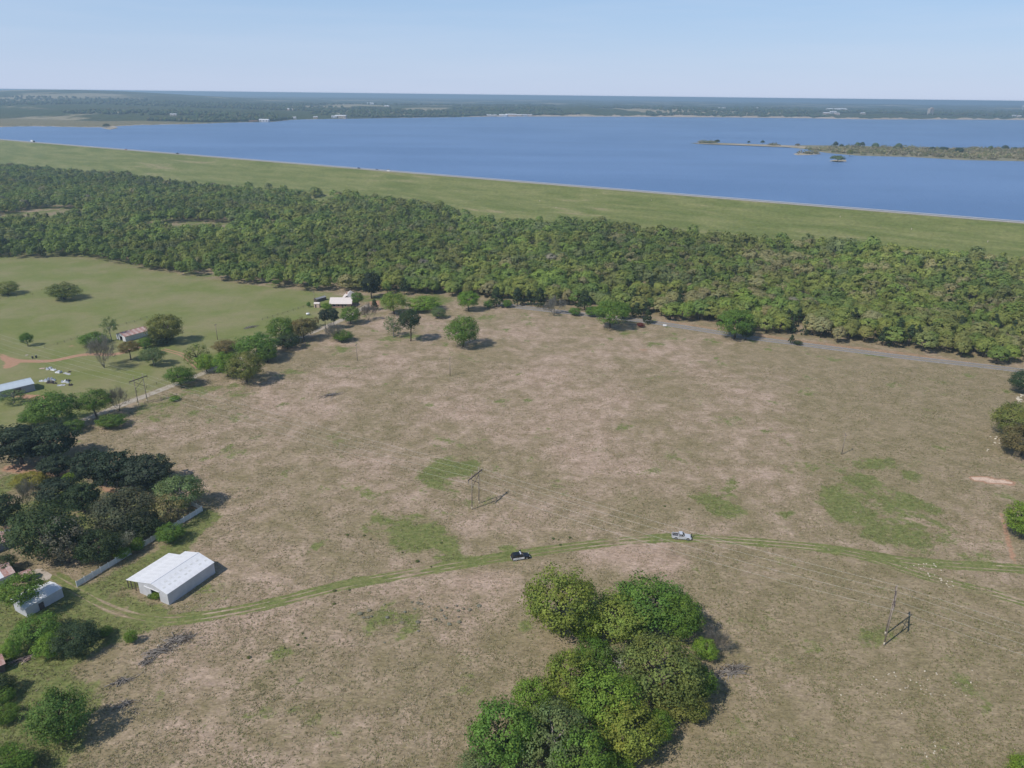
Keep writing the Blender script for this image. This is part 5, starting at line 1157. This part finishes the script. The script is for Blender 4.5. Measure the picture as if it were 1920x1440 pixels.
t = (1+5**.5)/2; icov = np.array([(-1,t,0),(1,t,0),(-1,-t,0),(1,-t,0),(0,-1,t),(0,1,t),(0,-1,-t),(0,1,-t),(t,0,-1),(t,0,1),(-t,0,-1),(-t,0,1)])/1.9
icof = np.array([(0,11,5),(0,5,1),(0,1,7),(0,7,10),(0,10,11),(1,5,9),(5,11,4),(11,10,2),(10,7,6),(7,1,8),(3,9,4),(3,4,2),(3,2,6),(3,6,8),(3,8,9),(4,9,5),(2,4,11),(6,2,10),(8,6,7),(9,8,1)])
m = len(bx); R = r0.uniform(5, 9, m); S = r0.uniform(.75, 1.25, (m, 12, 1)); V = icov[None]*S*R[:, None, None]*np.array([1, 1, .85]); V += np.stack([bx, by, bz + R*.6], -1)[:, None]
cc = np.array([(.075,.115,.035), (.10,.125,.04), (.055,.085,.03), (.12,.12,.05)])[r0.integers(0, 4, m)] * r0.uniform(.75, 1.2, (m, 1))
ca = np.concatenate([np.repeat(cc, 12, 0), np.ones((m*12, 1))], 1)
fw = link('far_woodland', npmesh('far_woodland', V.reshape(-1, 3), (icof[None] + (np.arange(m)*12)[:, None, None]).reshape(-1, 3), LEAF, {'col': ca})); struct(fw, 'stuff'); tag(fw, 'hazy woodland covering the far shore of the lake', 'woodland')
def far_house(px, q, L, Wd, H, label, name='house', roofm=ROOFW, wallm=WALLW, rz=0.2, ridge=1.4):
    x, y, z = far_spot(px, q); root = empty(name, (x, y, z+.2), rz); tag(root, label, 'building', 'buildings on the far shore')
    mb = MB(); mb.box(-L/2, L/2, -Wd/2, Wd/2, -4, H); mb.build('wall', wallm, root)
    mb = MB(); mb.prism([(-Wd/2-.6, H), (Wd/2+.6, H), (0, H+ridge*Wd*.12+.4)], -L/2-.5, L/2+.5); o = mb.build('roof', roofm, root); o.rotation_euler = (0, 0, math.pi/2)
    k = max(2, int(L/9))
    for i in range(k): MB().box(-L/2 + (i+.3)*L/k, -L/2 + (i+.6)*L/k, -Wd/2-.08, -Wd/2-.01, H*.3, H*.7).build('window', GLASS, root)
    return root
FH = [(488,10,34,14,7,'white lakeside pavilion by the red boat ramp'),(484,120,26,10,5,'long white roof above the red boat ramp'),(318,520,22,12,6,'small white house in the woods left of the boat ramp'),(545,60,14,10,5,'pale house at the shore right of the boat ramp'),(585,60,16,10,5,'second pale house right of the boat ramp'),(633,45,46,16,9,'tan lakeside lodge on the far shore'),(620,60,20,12,7,'smaller building left of the tan lodge'),
      (541,900,40,14,6,'long white roof in the woods above the pavilion'),(916,6,48,12,6,'white boat house at the left end of the marina'),(938,15,40,16,5,'first long white dock roof of the marina'),(952,25,52,18,5,'second long white dock roof of the marina'),(966,15,36,14,5,'third dock roof of the marina'),(978,12,26,12,5,'fourth dock roof of the marina'),(988,10,22,10,5,'last dock roof of the marina'),
      (1541,260,30,16,8,'pale houses among trees left of the white bluffs'),(1554,300,34,16,9,'large pale house among trees on the right far shore'),(1562,280,26,14,8,'pale house beside the large one on the right far shore'),(1610,330,24,14,7,'pale house right of the group on the far shore'),(1893,200,26,14,7,'pale house near the right edge of the far shore'),(1903,160,20,12,6,'small pale house at the right edge of the far shore'),(1410,1500,26,14,6,'small white roof far behind the right shore'),(1345,1700,60,20,7,'flat white roof far behind the shore at centre right'),(1560,1900,160,40,9,'very long white roof far behind the right shore'),(720,1500,30,16,6,'white roof far in the woods at centre left'),(690,2300,50,20,8,'second white roof far in the woods at centre left')]
for k, (px, q, L, Wd, H, lb) in enumerate(FH): far_house(px, q, L, Wd, H, lb, wallm=(WALLW, SHEDPINK, CONCRETE)[k % 3], rz=random.uniform(-.3, .3))
x, y, z = far_spot(1736, 520); root = empty('tower_block', (x, y, z), .3); tag(root, 'tall pale tower block standing alone on the right far shore', 'building')
MB().box(-14, 0, -9, 9, -3, 36).build('wall', CONCRETE, root); MB().box(.02, 13, -8, 8, -3, 40).build('wall', SHEDPINK, root)
wm = MB().box(0, 2.2, -.06, 0, 0, 1.6).mesh('window', GLASS)
for f_ in range(9):
    for c_ in range(6): link('window', wm, root).location = (-13 + c_*4.4, -9.02 if c_ < 3 else -8.02, 3 + f_*3.7)
x, y, z = far_spot(520, 9000); root = empty('water_tower', (x, y, z), 0); tag(root, 'white water tower on the horizon left of centre', 'water tower')
MB().tube([(0,0,-2), (0,0,34)], [3, 2.2], 10).build('stem', WHITEP, root); MB().tube([(0,0,33), (0,0,37), (0,0,42), (0,0,46), (0,0,48)], [2, 9, 11, 8, .5], 14).build('tank', WHITEP, root)
x, y, z = far_spot(1906, 2600); root = empty('water_tower', (x, y, z), 0); tag(root, 'white water tower near the right edge of the horizon', 'water tower')
MB().tube([(0,0,-2), (0,0,30)], [2.4, 1.8], 10).build('stem', WHITEP, root); MB().tube([(0,0,29), (0,0,32), (0,0,36), (0,0,39), (0,0,40)], [1.8, 7, 8, 6, .5], 14).build('tank', WHITEP, root)
rp = [far_spot(a, b) for a, b in ((462,170),(455,110),(463,60),(458,20),(476,20),(472,60),(466,110),(468,170))]
mb = MB(); mb.add([(x, y, max(z, 23)+3.5) for x, y, z in rp] + [(x, y, z-3) for x, y, z in rp], [tuple(range(8))] + [(i, i+8, (i+1) % 8+8, (i+1) % 8) for i in range(8)]); struct(mb.build('boat_ramp', plain('red_earth', (.45, .27, .18), .95, scale=.05)))

# ------------------------------------------------------------------ grass tufts on the field
def tufts():
    r = np.random.default_rng(11); n = 250000; d = 88 + (330-88)*r.random(n)**1.2; X = d*r.uniform(-1.02, 1.02, n); Y = d
    px, py = proj(X, Y, 0*X); k = (px > -60) & (px < 1980) & (py < 1500); X, Y = X[k], Y[k]
    p = paint(X, Y); k = (p[:,2] < .3) & (p[:,3] < .6)
    dt = seg_dist(X, Y, [tuple(q) for q in trk[::6]]); k &= dt > 2.1
    cl = vnoise(X, Y, 3.2, 51)*.6 + vnoise(X, Y, 9, 52)*.6; k &= (cl + r.normal(0, .22, len(X)) > .55); X, Y, p = X[k], Y[k], p[k]; m = len(X)
    dry = np.clip(p[:,1]*1.1 + r.normal(0, .3, m) - p[:,0]*.9 + .15, 0, 1); g = np.array([.22, .215, .095]); s = np.array([.47, .375, .285]); c = g + (s-g)*dry[:, None]; c *= r.uniform(.75, 1.15, (m, 1))
    V = []; hgt = r.uniform(.07, .30, m)
    for b in range(3):
        az = r.uniform(0, 6.28, m); w = r.uniform(.08, .2, m); ln = r.uniform(.15, .45, m)
        base = np.stack([X + r.normal(0, .12, m), Y + r.normal(0, .12, m), np.full(m, -.02)], -1); sd = np.stack([np.cos(az), np.sin(az), 0*az], -1)*w[:, None]; tp = base + np.stack([-np.sin(az)*ln, np.cos(az)*ln, hgt], -1)
        V.append(np.stack([base-sd, base+sd, tp], 1))
    V = np.concatenate(V, 0).reshape(-1, 3); ca = np.concatenate([np.tile(np.repeat(c, 3, 0), (3, 1)), np.ones((m*9, 1))], 1)
    o = link('grass', npmesh('grass', V, np.arange(m*9).reshape(-1, 3), LEAF, {'col': ca})); struct(o, 'stuff'); tag(o, 'dry straw and green grass tufts covering the field', 'grass'); print('tufts', m)
tufts()

for i in range(34):
    px, py = (random.uniform(650, 760), random.gauss(1160, 14)) if i < 12 else (random.uniform(770, 905), random.gauss(1150, 12))
    tag(plant('weed_clump', pix(px, py), random.uniform(.25, .7), random.uniform(.2, .5), 'low', (.34, .32, .25), 0, seed=i, trunk=False), 'pale grey weed clump in the patch of grass below the track', 'weed', 'pale weeds below the track')
for i in range(22):
    px, py = random.choice([(1040, 1005), (690, 1000), (850, 1000), (560, 1200), (480, 1230), (640, 1110), (1250, 960), (800, 1060)]); px += random.gauss(0, 35); py += random.gauss(0, 12)
    tag(plant('weed_clump', pix(px, py), random.uniform(.25, .6), random.uniform(.25, .5), 'low', (.14, .17, .06), 0, seed=i, trunk=False), 'small dark green weed clump on the open field', 'weed', 'dark weeds on the field')
# ------------------------------------------------------------------ hazy air
hm = bpy.data.materials.new('haze_air'); hm.use_nodes = True; t = hm.node_tree; t.nodes.clear()
out = t.nodes.new('ShaderNodeOutputMaterial'); pv = t.nodes.new('ShaderNodeVolumePrincipled'); pv.inputs['Color'].default_value = (.60, .82, 1.0, 1); pv.inputs['Density'].default_value = 1.6e-4; pv.inputs['Anisotropy'].default_value = .2
t.links.new(pv.outputs[0], out.inputs['Volume'])
hz = MB().box(-75000, 75000, -40000, 75000, float(FZ.min())-1, 120.7).build('haze', hm); struct(hz, 'stuff'); tag(hz, 'pale blue haze over the far shore', 'haze')
